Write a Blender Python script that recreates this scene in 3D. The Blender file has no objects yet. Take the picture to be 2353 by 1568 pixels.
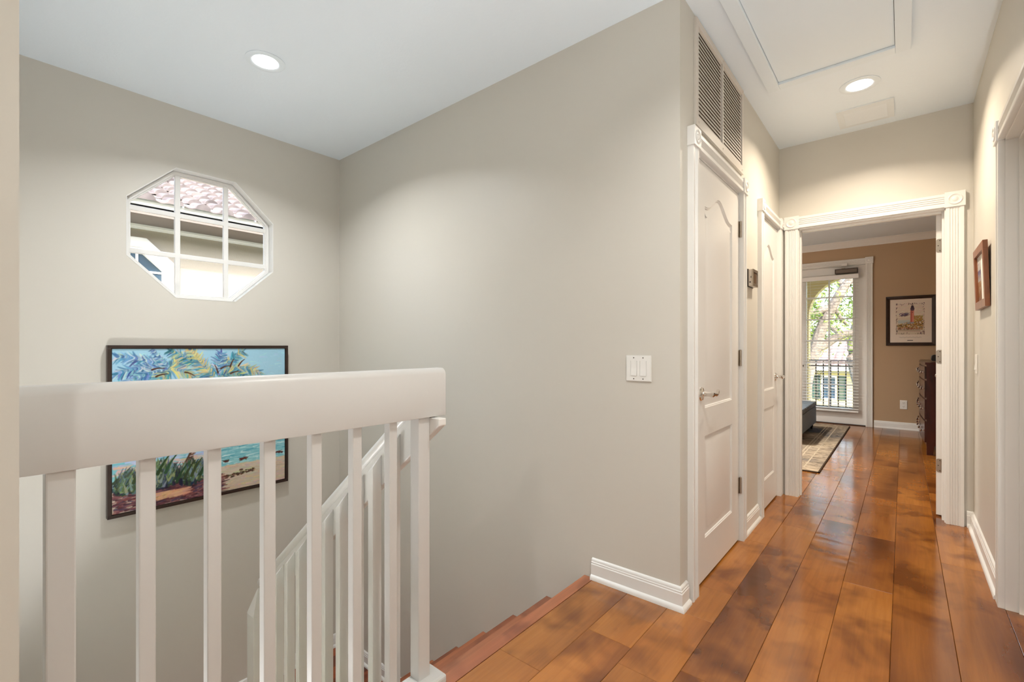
import bpy, bmesh, math, random
import numpy as np
from mathutils import Vector, Matrix
from mathutils.geometry import tessellate_polygon

random.seed(7)
RNG = np.random.default_rng(11)
scn = bpy.context.scene
COL = scn.collection

# ------------------------------------------------------------------ camera
FPX = 1067.0                       # focal length in pixels of the 2353 px wide frame
EYE = 1.13
YAW = math.radians(40.13)
cam_d = bpy.data.cameras.new('camera')
cam_d.sensor_width = 36.0
cam_d.lens = FPX / 2353.0 * 36.0
cam_d.shift_y = 14.0 / 2353.0
cam_d.clip_start = 0.02
cam = bpy.data.objects.new('camera', cam_d)
COL.objects.link(cam)
cam.location = (0, 0, EYE)
cam.rotation_euler = (math.radians(90), 0, YAW)
scn.camera = cam

# ------------------------------------------------------------------ sky, sun, exposure
scn.view_settings.view_transform = 'Standard'
scn.view_settings.look = 'None'
scn.view_settings.gamma = 1.0
scn.view_settings.use_curve_mapping = False
scn.view_settings.exposure = 0.80

SKY_STRENGTH = 0.85
SUN_STRENGTH = 1.9
world = bpy.data.worlds.new('world')
scn.world = world
world.use_nodes = True
wn = world.node_tree
wn.nodes.clear()
w_out = wn.nodes.new('ShaderNodeOutputWorld')
w_bg = wn.nodes.new('ShaderNodeBackground')
w_sky = wn.nodes.new('ShaderNodeTexSky')
w_sky.sky_type = 'NISHITA'
w_sky.sun_disc = False
w_sky.sun_elevation = math.radians(42)
w_sky.sun_rotation = math.radians(124)
w_sky.air_density = 1.0
w_sky.dust_density = 3.5
w_sky.ozone_density = 1.0
w_bg.inputs['Strength'].default_value = SKY_STRENGTH
wn.links.new(w_sky.outputs['Color'], w_bg.inputs['Color'])
wn.links.new(w_bg.outputs['Background'], w_out.inputs['Surface'])

sun_d = bpy.data.lights.new('sun', 'SUN')
sun_d.energy = SUN_STRENGTH
sun_d.color = (1.0, 0.93, 0.84)
sun_d.angle = math.radians(0.6)
sun = bpy.data.objects.new('sun', sun_d)
COL.objects.link(sun)
sun.location = (8, -6, 12)
sun.rotation_euler = Vector((-0.60, 0.40, -0.49)).to_track_quat('-Z', 'Y').to_euler()

H = 2.66            # ceiling height
CAN_POWER = 15.0

# ------------------------------------------------------------------ materials
def lin(c):
    c = c / 255.0
    return c / 12.92 if c <= 0.04045 else ((c + 0.055) / 1.055) ** 2.4

def rgb(r, g, b):
    return (lin(r), lin(g), lin(b), 1.0)

def new_mat(name):
    m = bpy.data.materials.new(name)
    m.use_nodes = True
    nt = m.node_tree
    return m, nt, nt.nodes['Principled BSDF']

def coords(nt, scale=(1, 1, 1), kind='Object', jitter=False):
    tc = nt.nodes.new('ShaderNodeTexCoord')
    mp = nt.nodes.new('ShaderNodeMapping')
    mp.inputs['Scale'].default_value = scale
    src = tc.outputs[kind]
    if jitter:
        oi = nt.nodes.new('ShaderNodeObjectInfo')
        ml = nt.nodes.new('ShaderNodeVectorMath'); ml.operation = 'SCALE'
        ml.inputs[0].default_value = (37.0, 61.0, 13.0)
        nt.links.new(oi.outputs['Random'], ml.inputs['Scale'])
        ad = nt.nodes.new('ShaderNodeVectorMath'); ad.operation = 'ADD'
        nt.links.new(src, ad.inputs[0]); nt.links.new(ml.outputs[0], ad.inputs[1])
        src = ad.outputs[0]
    nt.links.new(src, mp.inputs['Vector'])
    return mp.outputs['Vector']

def noise(nt, vec, scale, detail=3.0, rough=0.55, dist=0.0):
    n = nt.nodes.new('ShaderNodeTexNoise')
    n.inputs['Scale'].default_value = scale
    n.inputs['Detail'].default_value = detail
    n.inputs['Roughness'].default_value = rough
    n.inputs['Distortion'].default_value = dist
    nt.links.new(vec, n.inputs['Vector'])
    return n.outputs['Fac']

def ramp(nt, fac, stops):
    r = nt.nodes.new('ShaderNodeValToRGB')
    el = r.color_ramp.elements
    while len(el) < len(stops):
        el.new(0.5)
    for e, (p, c) in zip(el, stops):
        e.position = p; e.color = c
    nt.links.new(fac, r.inputs['Fac'])
    return r.outputs['Color']

def mix(nt, fac, a, b, mode='MIX'):
    m = nt.nodes.new('ShaderNodeMix'); m.data_type = 'RGBA'; m.blend_type = mode
    for s, v in ((m.inputs[0], fac), (m.inputs[6], a), (m.inputs[7], b)):
        if hasattr(v, 'is_linked'):
            nt.links.new(v, s)
        else:
            s.default_value = v
    return m.outputs[2]

def bump(nt, bsdf, height, strength, distance):
    b = nt.nodes.new('ShaderNodeBump')
    b.inputs['Strength'].default_value = strength
    b.inputs['Distance'].default_value = distance
    nt.links.new(height, b.inputs['Height'])
    nt.links.new(b.outputs['Normal'], bsdf.inputs['Normal'])

def paint(name, c, rough=0.5, spec=0.5, bscale=None, bstr=0.1, bdist=0.001, metal=0.0, var=0.0, vscale=3.0):
    m, nt, p = new_mat(name)
    p.inputs['Base Color'].default_value = c
    p.inputs['Roughness'].default_value = rough
    p.inputs['Specular IOR Level'].default_value = spec
    p.inputs['Metallic'].default_value = metal
    if var or bscale:
        v = coords(nt)
    if var:
        d = tuple(x * (1 - var) for x in c[:3]) + (1,)
        u = tuple(min(1, x * (1 + var)) for x in c[:3]) + (1,)
        nt.links.new(ramp(nt, noise(nt, v, vscale), [(0.3, d), (0.7, u)]), p.inputs['Base Color'])
    if bscale:
        bump(nt, p, noise(nt, v, bscale, 4.0), bstr, bdist)
    return m

M = {}
M['wall'] = paint('wall_paint', rgb(206, 202, 192), 0.46, 0.5, 190.0, 0.10, 0.0008)
M['tan'] = paint('tan_wall_paint', rgb(178, 152, 122), 0.5, 0.4, 190.0, 0.10, 0.0008)
M['ceil'] = paint('ceiling_paint', rgb(232, 242, 249), 0.7, 0.3, 60.0, 0.30, 0.003)
M['smooth_ceil'] = paint('smooth_ceiling_paint', rgb(230, 240, 246), 0.6, 0.3, 120.0, 0.05, 0.001)
M['trim'] = paint('white_trim_paint', rgb(228, 227, 223), 0.33, 0.5)
M['doorp'] = paint('door_paint', rgb(227, 225, 221), 0.30, 0.5, 260.0, 0.05, 0.0006)
M['rail'] = paint('railing_paint', rgb(204, 203, 200), 0.35, 0.5, 25.0, 0.04, 0.002)
M['plastic'] = paint('white_plastic', rgb(232, 231, 226), 0.3, 0.5)
M['slot'] = paint('dark_slot', rgb(70, 62, 55), 0.6, 0.3)
M['gap'] = paint('shadow_gap_dark', rgb(52, 46, 40), 0.9, 0.1)
M['subfloor'] = paint('subfloor_brown', rgb(84, 54, 32), 0.9, 0.1)
M['chrome'] = paint('polished_chrome', rgb(225, 222, 218), 0.08, 0.5, metal=1.0)
M['nickel'] = paint('satin_nickel', rgb(176, 166, 152), 0.34, 0.5, metal=1.0)
M['grille'] = paint('grille_enamel', rgb(214, 207, 197), 0.4, 0.5)
M['cavity'] = paint('filter_brown', rgb(84, 56, 34), 0.8, 0.2)
M['ventw'] = paint('vent_enamel', rgb(228, 234, 236), 0.4, 0.4)
M['frame_dark'] = paint('espresso_wood', rgb(44, 27, 18), 0.35, 0.5, var=0.25, vscale=14.0)
M['black'] = paint('black_plastic', rgb(24, 23, 23), 0.35, 0.5)
M['iron'] = paint('wrought_iron', rgb(38, 40, 42), 0.5, 0.4)
M['mat'] = paint('mat_board', rgb(226, 214, 200), 0.7, 0.2)
M['matw'] = paint('white_mat_board', rgb(238, 236, 230), 0.7, 0.2)
M['blind'] = paint('blind_white', rgb(236, 236, 234), 0.45, 0.4)
M['stucco_y'] = paint('yellow_stucco', rgb(196, 180, 136), 0.9, 0.1, 55.0, 0.5, 0.006)
M['stucco'] = paint('cream_stucco', rgb(172, 164, 150), 0.9, 0.1, 55.0, 0.5, 0.006)
M['ext_white'] = paint('exterior_white', rgb(240, 239, 236), 0.6, 0.3)
M['shutter'] = paint('dark_green_shutter', rgb(42, 74, 72), 0.5, 0.4)
M['ground'] = paint('lawn', rgb(96, 110, 66), 1.0, 0.1, var=0.25, vscale=0.7)
M['roof_flat'] = paint('roof_felt', rgb(120, 112, 106), 0.9, 0.1)
M['concrete'] = paint('balcony_concrete', rgb(176, 170, 160), 0.85, 0.2)
M['bark'] = paint('oak_bark', rgb(128, 118, 110), 0.95, 0.1, 18.0, 0.9, 0.03, var=0.3, vscale=8.0)
M['thermo_screen'] = paint('thermostat_screen', rgb(92, 74, 58), 0.15, 0.5)
M['thermo'] = paint('thermostat_case', rgb(196, 184, 170), 0.3, 0.5)
M['leather'] = paint('grey_fabric', rgb(124, 136, 146), 0.7, 0.3, 300.0, 0.2, 0.001, var=0.08, vscale=40.0)

# tiles and leaves with a spread of colour
def varied(name, stops, scale, rough=0.8, translucent=False):
    m, nt, p = new_mat(name)
    v = coords(nt, jitter=True)
    nt.links.new(ramp(nt, noise(nt, v, scale, 3.0), stops), p.inputs['Base Color'])
    p.inputs['Roughness'].default_value = rough
    p.inputs['Specular IOR Level'].default_value = 0.25
    if translucent:
        p.inputs['Subsurface Weight'].default_value = 0.0
        p.inputs['Transmission Weight'].default_value = 0.0
    return m
M['tile'] = varied('clay_roof_tile', [(0.3, rgb(80, 74, 74)), (0.7, rgb(124, 116, 114))], 5.0, 0.85)
M['tile_red'] = varied('weathered_red_tile', [(0.3, rgb(140, 104, 92)), (0.7, rgb(178, 146, 132))], 3.0, 0.85)

def leaf_mat():
    m, nt, p = new_mat('oak_leaf')
    v = coords(nt)
    c = ramp(nt, noise(nt, v, 2.6, 2.0), [(0.32, rgb(72, 96, 44)), (0.5, rgb(118, 142, 62)), (0.7, rgb(186, 200, 92))])
    nt.links.new(c, p.inputs['Base Color'])
    p.inputs['Roughness'].default_value = 0.5
    tr = nt.nodes.new('ShaderNodeBsdfTranslucent')
    nt.links.new(c, tr.inputs['Color'])
    mx = nt.nodes.new('ShaderNodeMixShader'); mx.inputs[0].default_value = 0.45
    nt.links.new(p.outputs[0], mx.inputs[1]); nt.links.new(tr.outputs[0], mx.inputs[2])
    nt.links.new(mx.outputs[0], nt.nodes['Material Output'].inputs['Surface'])
    return m
M['leaf'] = leaf_mat()

def glass_mat():
    m, nt, p = new_mat('window_glass')
    nt.nodes.remove(p)
    t = nt.nodes.new('ShaderNodeBsdfTransparent'); t.inputs[0].default_value = (0.97, 0.98, 0.98, 1)
    g = nt.nodes.new('ShaderNodeBsdfGlossy'); g.inputs['Roughness'].default_value = 0.02
    fr = nt.nodes.new('ShaderNodeFresnel'); fr.inputs['IOR'].default_value = 1.35
    mx = nt.nodes.new('ShaderNodeMixShader')
    nt.links.new(fr.outputs[0], mx.inputs[0]); nt.links.new(t.outputs[0], mx.inputs[1]); nt.links.new(g.outputs[0], mx.inputs[2])
    nt.links.new(mx.outputs[0], nt.nodes['Material Output'].inputs['Surface'])
    return m
M['glass'] = glass_mat()
M['dark_glass'] = paint('neighbour_window_glass', rgb(58, 78, 94), 0.06, 0.6)

def wood_floor(name, base, dark, light, scrape=0.5, rough=0.24):
    m, nt, p = new_mat(name)
    v = coords(nt, (1, 1, 1), 'Object', True)
    def mapped(s):
        mp = nt.nodes.new('ShaderNodeMapping'); mp.inputs['Scale'].default_value = s
        nt.links.new(v, mp.inputs['Vector']); return mp.outputs['Vector']
    tone = ramp(nt, noise(nt, mapped((3.2, 1.1, 1)), 1.0, 2.0), [(0.28, dark), (0.46, base), (0.74, light)])
    grain = noise(nt, mapped((60, 3.0, 1)), 1.0, 4.0, 0.6, 0.6)
    c = mix(nt, 0.35, tone, ramp(nt, grain, [(0.35, (0.62, 0.56, 0.5, 1)), (0.6, (1, 1, 1, 1))]), 'MULTIPLY')
    blot = noise(nt, mapped((4.8, 4.0, 1)), 1.0, 2.5, 0.58, 0.4)
    c = mix(nt, 1.0, c, ramp(nt, blot, [(0.28, (0.46, 0.37, 0.32, 1)), (0.50, (1, 1, 1, 1))]), 'MULTIPLY')
    # knots
    vo = nt.nodes.new('ShaderNodeTexVoronoi'); vo.inputs['Scale'].default_value = 1.0
    nt.links.new(mapped((1.7, 0.95, 1)), vo.inputs['Vector'])
    kn = nt.nodes.new('ShaderNodeMath'); kn.operation = 'ADD'
    nt.links.new(vo.outputs['Distance'], kn.inputs[0])
    ns = nt.nodes.new('ShaderNodeMath'); ns.operation = 'MULTIPLY'; ns.inputs[1].default_value = 0.16
    nt.links.new(noise(nt, mapped((22, 14, 1)), 1.0, 3.0), ns.inputs[0]); nt.links.new(ns.outputs[0], kn.inputs[1])
    c = mix(nt, 1.0, c, ramp(nt, kn.outputs[0], [(0.085, (0.30, 0.20, 0.15, 1)), (0.155, (1, 1, 1, 1))]), 'MULTIPLY')
    oi = nt.nodes.new('ShaderNodeObjectInfo')
    c = mix(nt, 1.0, c, ramp(nt, oi.outputs['Random'], [(0.0, (0.80, 0.76, 0.74, 1)), (0.5, (1, 0.98, 0.95, 1)), (1.0, (1.12, 1.1, 1.04, 1))]), 'MULTIPLY')
    nt.nodes.remove(p)
    p = nt.nodes.new('ShaderNodeBsdfDiffuse')
    gl = nt.nodes.new('ShaderNodeBsdfGlossy'); gl.inputs['Roughness'].default_value = rough
    fr = nt.nodes.new('ShaderNodeFresnel'); fr.inputs['IOR'].default_value = 2.0
    mx = nt.nodes.new('ShaderNodeMixShader')
    nt.links.new(c, p.inputs['Color'])
    nt.links.new(fr.outputs[0], mx.inputs[0]); nt.links.new(p.outputs[0], mx.inputs[1]); nt.links.new(gl.outputs[0], mx.inputs[2])
    nt.links.new(mx.outputs[0], nt.nodes['Material Output'].inputs['Surface'])
    if scrape:
        hgt = noise(nt, mapped((3.2, 15.0, 1)), 1.0, 0.5, 0.4, 0.35)
        bump(nt, gl, hgt, scrape, 0.0018)
        nt.links.new(gl.inputs['Normal'].links[0].from_socket, fr.inputs['Normal'])
    return m
M['oak'] = wood_floor('scraped_maple_plank', rgb(154, 94, 37), rgb(102, 54, 21), rgb(182, 120, 52), 0.6, 0.13)
M['tread'] = wood_floor('reddish_stair_wood', rgb(166, 98, 62), rgb(122, 66, 42), rgb(190, 124, 86), 0.0, 0.28)
M['landing'] = wood_floor('dark_red_landing_wood', rgb(140, 66, 32), rgb(84, 34, 18), rgb(160, 82, 44), 0.3, 0.22)

def grain_mat(name, a, b, scale=(3, 40, 40), rough=0.35):
    m, nt, p = new_mat(name)
    v = coords(nt, scale)
    nt.links.new(ramp(nt, noise(nt, v, 1.0, 4.0, 0.6, 0.5), [(0.3, a), (0.7, b)]), p.inputs['Base Color'])
    p.inputs['Roughness'].default_value = rough
    return m
M['cherry'] = grain_mat('cherry_wood', rgb(44, 16, 12), rgb(72, 28, 20), (6, 30, 2), 0.22)
M['walnut'] = grain_mat('walnut_frame_wood', rgb(112, 64, 34), rgb(150, 92, 54), (30, 30, 3), 0.35)

def rug_mat():
    m, nt, p = new_mat('distressed_rug')
    v = coords(nt)
    big = noise(nt, v, 1.6, 3.0, 0.6, 0.3)
    mp = nt.nodes.new('ShaderNodeMapping'); mp.inputs['Scale'].default_value = (9, 26, 1)
    nt.links.new(v, mp.inputs['Vector'])
    fine = noise(nt, mp.outputs['Vector'], 1.0, 5.0, 0.7, 1.5)
    c = ramp(nt, big, [(0.34, rgb(96, 98, 104)), (0.48, rgb(168, 152, 132)), (0.66, rgb(206, 186, 158))])
    c = mix(nt, 0.8, c, ramp(nt, fine, [(0.36, rgb(70, 66, 66)), (0.55, (1, 1, 1, 1))]), 'MULTIPLY')
    nt.links.new(c, p.inputs['Base Color'])
    p.inputs['Roughness'].default_value = 0.95
    p.inputs['Specular IOR Level'].default_value = 0.1
    bump(nt, p, noise(nt, v, 220.0, 2.0), 0.4, 0.003)
    return m
M['rug'] = rug_mat()
M['rug_line'] = paint('rug_border_pile', rgb(190, 174, 150), 0.95, 0.1, var=0.2, vscale=30.0)
M['rug_edge'] = paint('rug_binding', rgb(70, 56, 44), 0.95, 0.1)

def vcol_mat(name, rough=0.5, bstr=0.0):
    m, nt, p = new_mat(name)
    a = nt.nodes.new('ShaderNodeAttribute'); a.attribute_name = 'Col'
    nt.links.new(a.outputs['Color'], p.inputs['Base Color'])
    p.inputs['Roughness'].default_value = rough
    p.inputs['Specular IOR Level'].default_value = 0.25
    if bstr:
        v = coords(nt, (1, 60, 60))
        bump(nt, p, noise(nt, v, 1.0, 4.0), bstr, 0.002)
    return m
M['canvas'] = vcol_mat('oil_paint', 0.5, 0.5)
M['print'] = vcol_mat('printed_paper', 0.6)

def lamp_mat():
    m, nt, p = new_mat('led_lens')
    p.inputs['Base Color'].default_value = (1, 1, 1, 1)
    p.inputs['Emission Color'].default_value = (1, 0.98, 0.95, 1)
    p.inputs['Emission Strength'].default_value = 3.0
    return m
M['led'] = lamp_mat()

# ------------------------------------------------------------------ object helpers
ORG = {}

def tag(o, label=None, cat=None, group=None, kind=None):
    if label: o['label'] = label
    if cat: o['category'] = cat
    if group: o['group'] = group
    if kind: o['kind'] = kind
    return o

def empty(name, loc, label, cat, group=None, kind=None):
    o = bpy.data.objects.new(name, None)
    o.empty_display_size = 0.1
    COL.objects.link(o)
    o.location = loc
    ORG[o] = Vector(loc)
    return tag(o, label, cat, group, kind)

class B:
    """collects geometry in world coordinates"""
    def __init__(s):
        s.v = []; s.f = []
    def add(s, vs, fs):
        n = len(s.v)
        s.v += [tuple(v) for v in vs]
        s.f += [tuple(i + n for i in f) for f in fs]
        return s
    def box(s, x0, x1, y0, y1, z0, z1):
        return s.add([(x0, y0, z0), (x1, y0, z0), (x1, y1, z0), (x0, y1, z0), (x0, y0, z1), (x1, y0, z1), (x1, y1, z1), (x0, y1, z1)],
                     [(3, 2, 1, 0), (4, 5, 6, 7), (0, 1, 5, 4), (1, 2, 6, 5), (2, 3, 7, 6), (3, 0, 4, 7)])
    def prism(s, poly, O, U, V, W, a0, a1):
        O, U, V, W = Vector(O), Vector(U), Vector(V), Vector(W)
        n = len(poly)
        vs = [O + U * p[0] + V * p[1] + W * a0 for p in poly] + [O + U * p[0] + V * p[1] + W * a1 for p in poly]
        fs = [(i, (i + 1) % n, n + (i + 1) % n, n + i) for i in range(n)]
        fs += [tuple(range(n))[::-1], tuple(range(n, 2 * n))]
        return s.add(vs, fs)
    def panel(s, axis, a0, a1, u0, u1, w0, w1, holes=()):
        us = sorted({u0, u1, *[h[0] for h in holes], *[h[1] for h in holes]})
        ws = sorted({w0, w1, *[h[2] for h in holes], *[h[3] for h in holes]})
        us = [u for u in us if u0 <= u <= u1]; ws = [w for w in ws if w0 <= w <= w1]
        for i in range(len(us) - 1):
            for j in range(len(ws) - 1):
                cu, cw = (us[i] + us[i + 1]) / 2, (ws[j] + ws[j + 1]) / 2
                if any(h[0] < cu < h[1] and h[2] < cw < h[3] for h in holes):
                    continue
                r = {'X': (a0, a1, us[i], us[i + 1], ws[j], ws[j + 1]), 'Y': (us[i], us[i + 1], a0, a1, ws[j], ws[j + 1]),
                     'Z': (us[i], us[i + 1], ws[j], ws[j + 1], a0, a1)}[axis]
                s.box(*r)
        return s
    def lathe(s, prof, O, W, n=24):
        O, W = Vector(O), Vector(W).normalized()
        A = W.orthogonal().normalized(); Bv = W.cross(A)
        vs, fs = [], []
        for r, h in prof:
            for k in range(n):
                t = 2 * math.pi * k / n
                vs.append(O + W * h + (A * math.cos(t) + Bv * math.sin(t)) * r)
        for i in range(len(prof) - 1):
            for k in range(n):
                k2 = (k + 1) % n
                fs.append((i * n + k, i * n + k2, (i + 1) * n + k2, (i + 1) * n + k))
        fs.append(tuple(range(n))[::-1]); fs.append(tuple((len(prof) - 1) * n + k for k in range(n)))
        return s.add(vs, fs)
    def tube(s, pts, rad, n=10, flat=1.0):
        pts = [Vector(p) for p in pts]
        if not isinstance(rad, (list, tuple)): rad = [rad] * len(pts)
        vs, fs = [], []
        up = Vector((0, 0, 1))
        for i, p in enumerate(pts):
            d = (pts[min(i + 1, len(pts) - 1)] - pts[max(i - 1, 0)]).normalized()
            a = d.cross(up)
            if a.length < 1e-3: a = d.cross(Vector((0, 1, 0)))
            a.normalize(); b = d.cross(a).normalized()
            for k in range(n):
                t = 2 * math.pi * k / n
                vs.append(p + a * math.cos(t) * rad[i] + b * math.sin(t) * rad[i] * flat)
        for i in range(len(pts) - 1):
            for k in range(n):
                k2 = (k + 1) % n
                fs.append((i * n + k, i * n + k2, (i + 1) * n + k2, (i + 1) * n + k))
        fs.append(tuple(range(n))[::-1]); fs.append(tuple((len(pts) - 1) * n + k for k in range(n)))
        return s.add(vs, fs)
    def sweep(s, prof, path, z=0.0):
        """profile (offset to the right of the path, height) swept along a plan polyline with mitres"""
        P = [Vector(p) for p in path]; N = len(P); m = len(prof)
        nn = []
        for i in range(N - 1):
            d = (P[i + 1] - P[i]).normalized(); nn.append(Vector((d.y, -d.x)))
        vs, fs = [], []
        for i in range(N):
            if i == 0: o = nn[0]
            elif i == N - 1: o = nn[-1]
            else: o = (nn[i - 1] + nn[i]) / (1 + nn[i - 1].dot(nn[i]))
            for d, h in prof:
                q = P[i] + o * d
                vs.append((q.x, q.y, z + h))
        for i in range(N - 1):
            for k in range(m):
                k2 = (k + 1) % m
                fs.append((i * m + k, (i + 1) * m + k, (i + 1) * m + k2, i * m + k2))
        fs.append(tuple(range(m))); fs.append(tuple((N - 1) * m + k for k in range(m))[::-1])
        return s.add(vs, fs)
    def obj(s, name, mat, parent=None, smooth=False, bevel=0.0, seg=2, **kw):
        o0 = Vector((0, 0, 0))
        if parent is not None:
            q = parent
            while q.parent is not None: q = q.parent
            o0 = ORG.get(q, o0)
        me = bpy.data.meshes.new(name)
        me.from_pydata([(v[0] - o0.x, v[1] - o0.y, v[2] - o0.z) for v in s.v], [], s.f)
        bm = bmesh.new(); bm.from_mesh(me)
        bmesh.ops.recalc_face_normals(bm, faces=bm.faces)
        if bevel:
            es = [e for e in bm.edges if len(e.link_faces) == 2 and e.calc_face_angle(0) > 0.5]
            bmesh.ops.bevel(bm, geom=es, offset=bevel, segments=seg, profile=0.5, affect='EDGES', clamp_overlap=True)
        bm.to_mesh(me); bm.free()
        me.materials.append(M[mat] if isinstance(mat, str) else mat)
        if smooth:
            me.polygons.foreach_set('use_smooth', [True] * len(me.polygons))
            me.set_sharp_from_angle(angle=math.radians(35))
        o = bpy.data.objects.new(name, me)
        COL.objects.link(o)
        if parent is not None:
            o.parent = parent
        return tag(o, **kw)

def struct(b, name, mat, label, cat, **kw):
    return b.obj(name, mat, label=label, cat=cat, kind='structure', **kw)

def offset_poly(poly, d):
    """inset a CCW polygon by d"""
    n = len(poly); out = []
    for i in range(n):
        p0, p1, p2 = Vector(poly[i - 1]), Vector(poly[i]), Vector(poly[(i + 1) % n])
        e1, e2 = (p1 - p0).normalized(), (p2 - p1).normalized()
        n1, n2 = Vector((-e1.y, e1.x)), Vector((-e2.y, e2.x))
        q = p1 + (n1 + n2) / max(0.3, 1 + n1.dot(n2)) * d
        out.append((q.x, q.y))
    return out

# ------------------------------------------------------------------ key planes
XL = -0.735      # hall wall with the two closet doors
YS = 1.995       # stair wall with the switch
XO = -3.53       # wall with the octagon window
YE = 4.08        # hall end wall with bedroom doorway
XR = 0.335       # right hall wall
YF = 8.30        # bedroom far wall
XN = -1.165      # near left wall
YN = 0.0645      # its end, where the guard rail meets it
XBR = 0.68       # bedroom right wall
LAND = -1.295    # stair landing height
LOW = -2.75      # storey below

DR = (2.05, 2.909)
# ------------------------------------------------------------------ structure: floor
fl = B().box(-1.185, 0.455, -3.3, YS + 0.01, -0.28, -0.02)
fl.box(-1.28, -1.185, YN, 1.0, -0.28, -0.02)
fl.box(-3.53, 0.455, YS + 0.01, 4.2, -0.28, -0.02).box(-3.65, 0.80, 4.2, 8.45, -0.28, -0.02)
floor = struct(fl, 'floor', 'subfloor', 'wide hand-scraped brown wood plank floor of the hall and bedroom', 'floor')

SEAMS = [-1.155 + 0.1864 * k for k in range(9)]
def plank(x0, x1, y0, y1):
    g, c = 0.0005, 0.0013
    x0 += g; x1 -= g; y0 += g; y1 -= g
    b = B()
    b.add([(x0, y0, -0.018), (x1, y0, -0.018), (x1, y1, -0.018), (x0, y1, -0.018),
           (x0, y0, -c), (x1, y0, -c), (x1, y1, -c), (x0, y1, -c),
           (x0 + c, y0 + c, 0), (x1 - c, y0 + c, 0), (x1 - c, y1 - c, 0), (x0 + c, y1 - c, 0)],
          [(3, 2, 1, 0), (0, 1, 5, 4), (1, 2, 6, 5), (2, 3, 7, 6), (3, 0, 4, 7),
           (4, 5, 9, 8), (5, 6, 10, 9), (6, 7, 11, 10), (7, 4, 8, 11), (8, 9, 10, 11)])
    b.obj('plank', 'oak', floor)

FIXED = {2: [1.514, 2.26, 2.97], 3: [1.62, 3.37], 4: [1.35, 3.05], 5: [0.9, 2.745, 3.49, 5.66], 6: [1.75, 4.4], 0: [0.35, 1.30], 1: [0.75, 1.62], 7: [1.1, 3.31]}
for k in range(-13, 10):
    x0 = -1.155 + 0.1864 * k; x1 = x0 + 0.1864
    if x1 < XO - 0.02 or x0 > XBR: continue
    x0c, x1c = max(x0, XO), min(x1, XBR)
    spans = []
    if 2 <= k <= 7: spans = [(-3.2, YF)]
    elif 0 <= k < 2: spans = [(-3.2, YS - 0.01), (YE + 0.06, YF)]
    elif k == 8: spans = [(DR[0] - 0.03, DR[1] + 0.03), (YE + 0.06, YF)]
    else: spans = [(YE + 0.06, YF)]
    for (a, z) in spans:
        cuts = [a]
        fx = [f for f in FIXED.get(k, []) if a < f < z]
        y = a + random.uniform(0.5, 1.4)
        while y < z - 0.4:
            if not fx or (y < min(fx) - 0.45) or (y > max(fx) + 0.45): cuts.append(y)
            y += random.uniform(0.9, 1.75)
        cuts = sorted(cuts + fx) + [z]
        for p, q in zip(cuts[:-1], cuts[1:]):
            if k == 2 and p < YS < q:
                plank(x0c, x1c, p, YS - 0.012); plank(XL - 0.03, x1c, YS - 0.012, q)
            else:
                plank(max(x0c, XL - 0.03) if (k == 2 and YS - 0.02 < p < YE) else x0c, x1c, p, q)

# ------------------------------------------------------------------ structure: ceiling and roof
HX0, HX1, HY0, HY1 = -0.551, -0.034, 1.75, 3.04          # attic hatch opening
ce = B().panel('Z', H, H + 0.12, -3.65, 0.80, -3.3, 4.2, [(HX0 - 0.002, HX1 + 0.002, HY0 - 0.002, HY1 + 0.002)])
ce.box(-3.65, 0.80, 4.2, 8.45, H, H + 0.12)
struct(ce, 'ceiling', 'ceil', 'white lightly textured ceiling over stairwell, hall and bedroom', 'ceiling')
rf = B().box(-3.95, 1.1, -3.6, 8.75, 3.0, 3.15).box(-3.65, -3.53, -3.3, 8.45, H + 0.12, 3.0).box(0.68, 0.80, -3.3, 8.45, H + 0.12, 3.0)
rf.box(-3.53, 0.68, -3.3, -3.18, H + 0.12, 3.0).box(-3.53, 0.68, 8.33, 8.45, H + 0.12, 3.0)
struct(rf, 'roof', 'roof_flat', 'dark roof deck above the attic of this house', 'roof')

# ------------------------------------------------------------------ structure: walls
OY0, OY1, OZ0, OZ1 = 0.633, 1.472, 1.443, 2.269          # octagon window opening
OYa, OYb, OZa, OZb = 0.880, 1.223, 1.678, 2.031
wl = B().panel('X', XO - 0.12, XO, -0.06, 4.2, LOW, H, [(OY0, OY1, OZ0, OZ1)])
for (ya, yb, za, zb) in ((OY0, OYa, OZ0, OZa), (OY1, OYb, OZ0, OZa), (OY0, OYa, OZ1, OZb), (OY1, OYb, OZ1, OZb)):
    wl.prism([(ya, za), (yb, za), (ya, zb)], (0, 0, 0), (0, 1, 0), (0, 0, 1), (1, 0, 0), XO - 0.12, XO)
struct(wl, 'wall_left', 'wall', 'greige stairwell wall with the octagon window in it', 'wall')
struct(B().box(XO, XL - 0.12, YS, YS + 0.12, LOW, H).box(XL - 0.12, XL, YS, YS + 0.03, -0.02, H), 'wall_back', 'wall',
       'long greige stairwell wall with the double light switch', 'wall')
D1 = (2.150, 2.937); D2 = (3.440, 4.008)
struct(B().panel('X', XL - 0.12, XL, YS + 0.03, YE, -0.02, H, [(D1[0], D1[1], -1, 2.035), (D2[0], D2[1], -1, 2.035)]), 'wall_hall', 'wall',
       'beige hall wall holding the two closet doors and the return grille', 'wall')
DE = (-0.616, 0.216)
we = B().panel('Y', YE, YE + 0.06, -3.53, 0.80, -0.02, H, [(DE[0], DE[1], -1, 2.03)])
struct(we, 'wall_end', 'wall', 'beige wall at the hall end around the bedroom doorway', 'wall')
we = B().panel('Y', YE + 0.06, YE + 0.12, -3.53, 0.80, -0.02, H, [(DE[0], DE[1], -1, 2.03)])
struct(we, 'wall_bedroom_front', 'tan', 'tan bedroom side of the wall around the doorway', 'wall')
DR = (2.05, 2.909)
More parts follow.
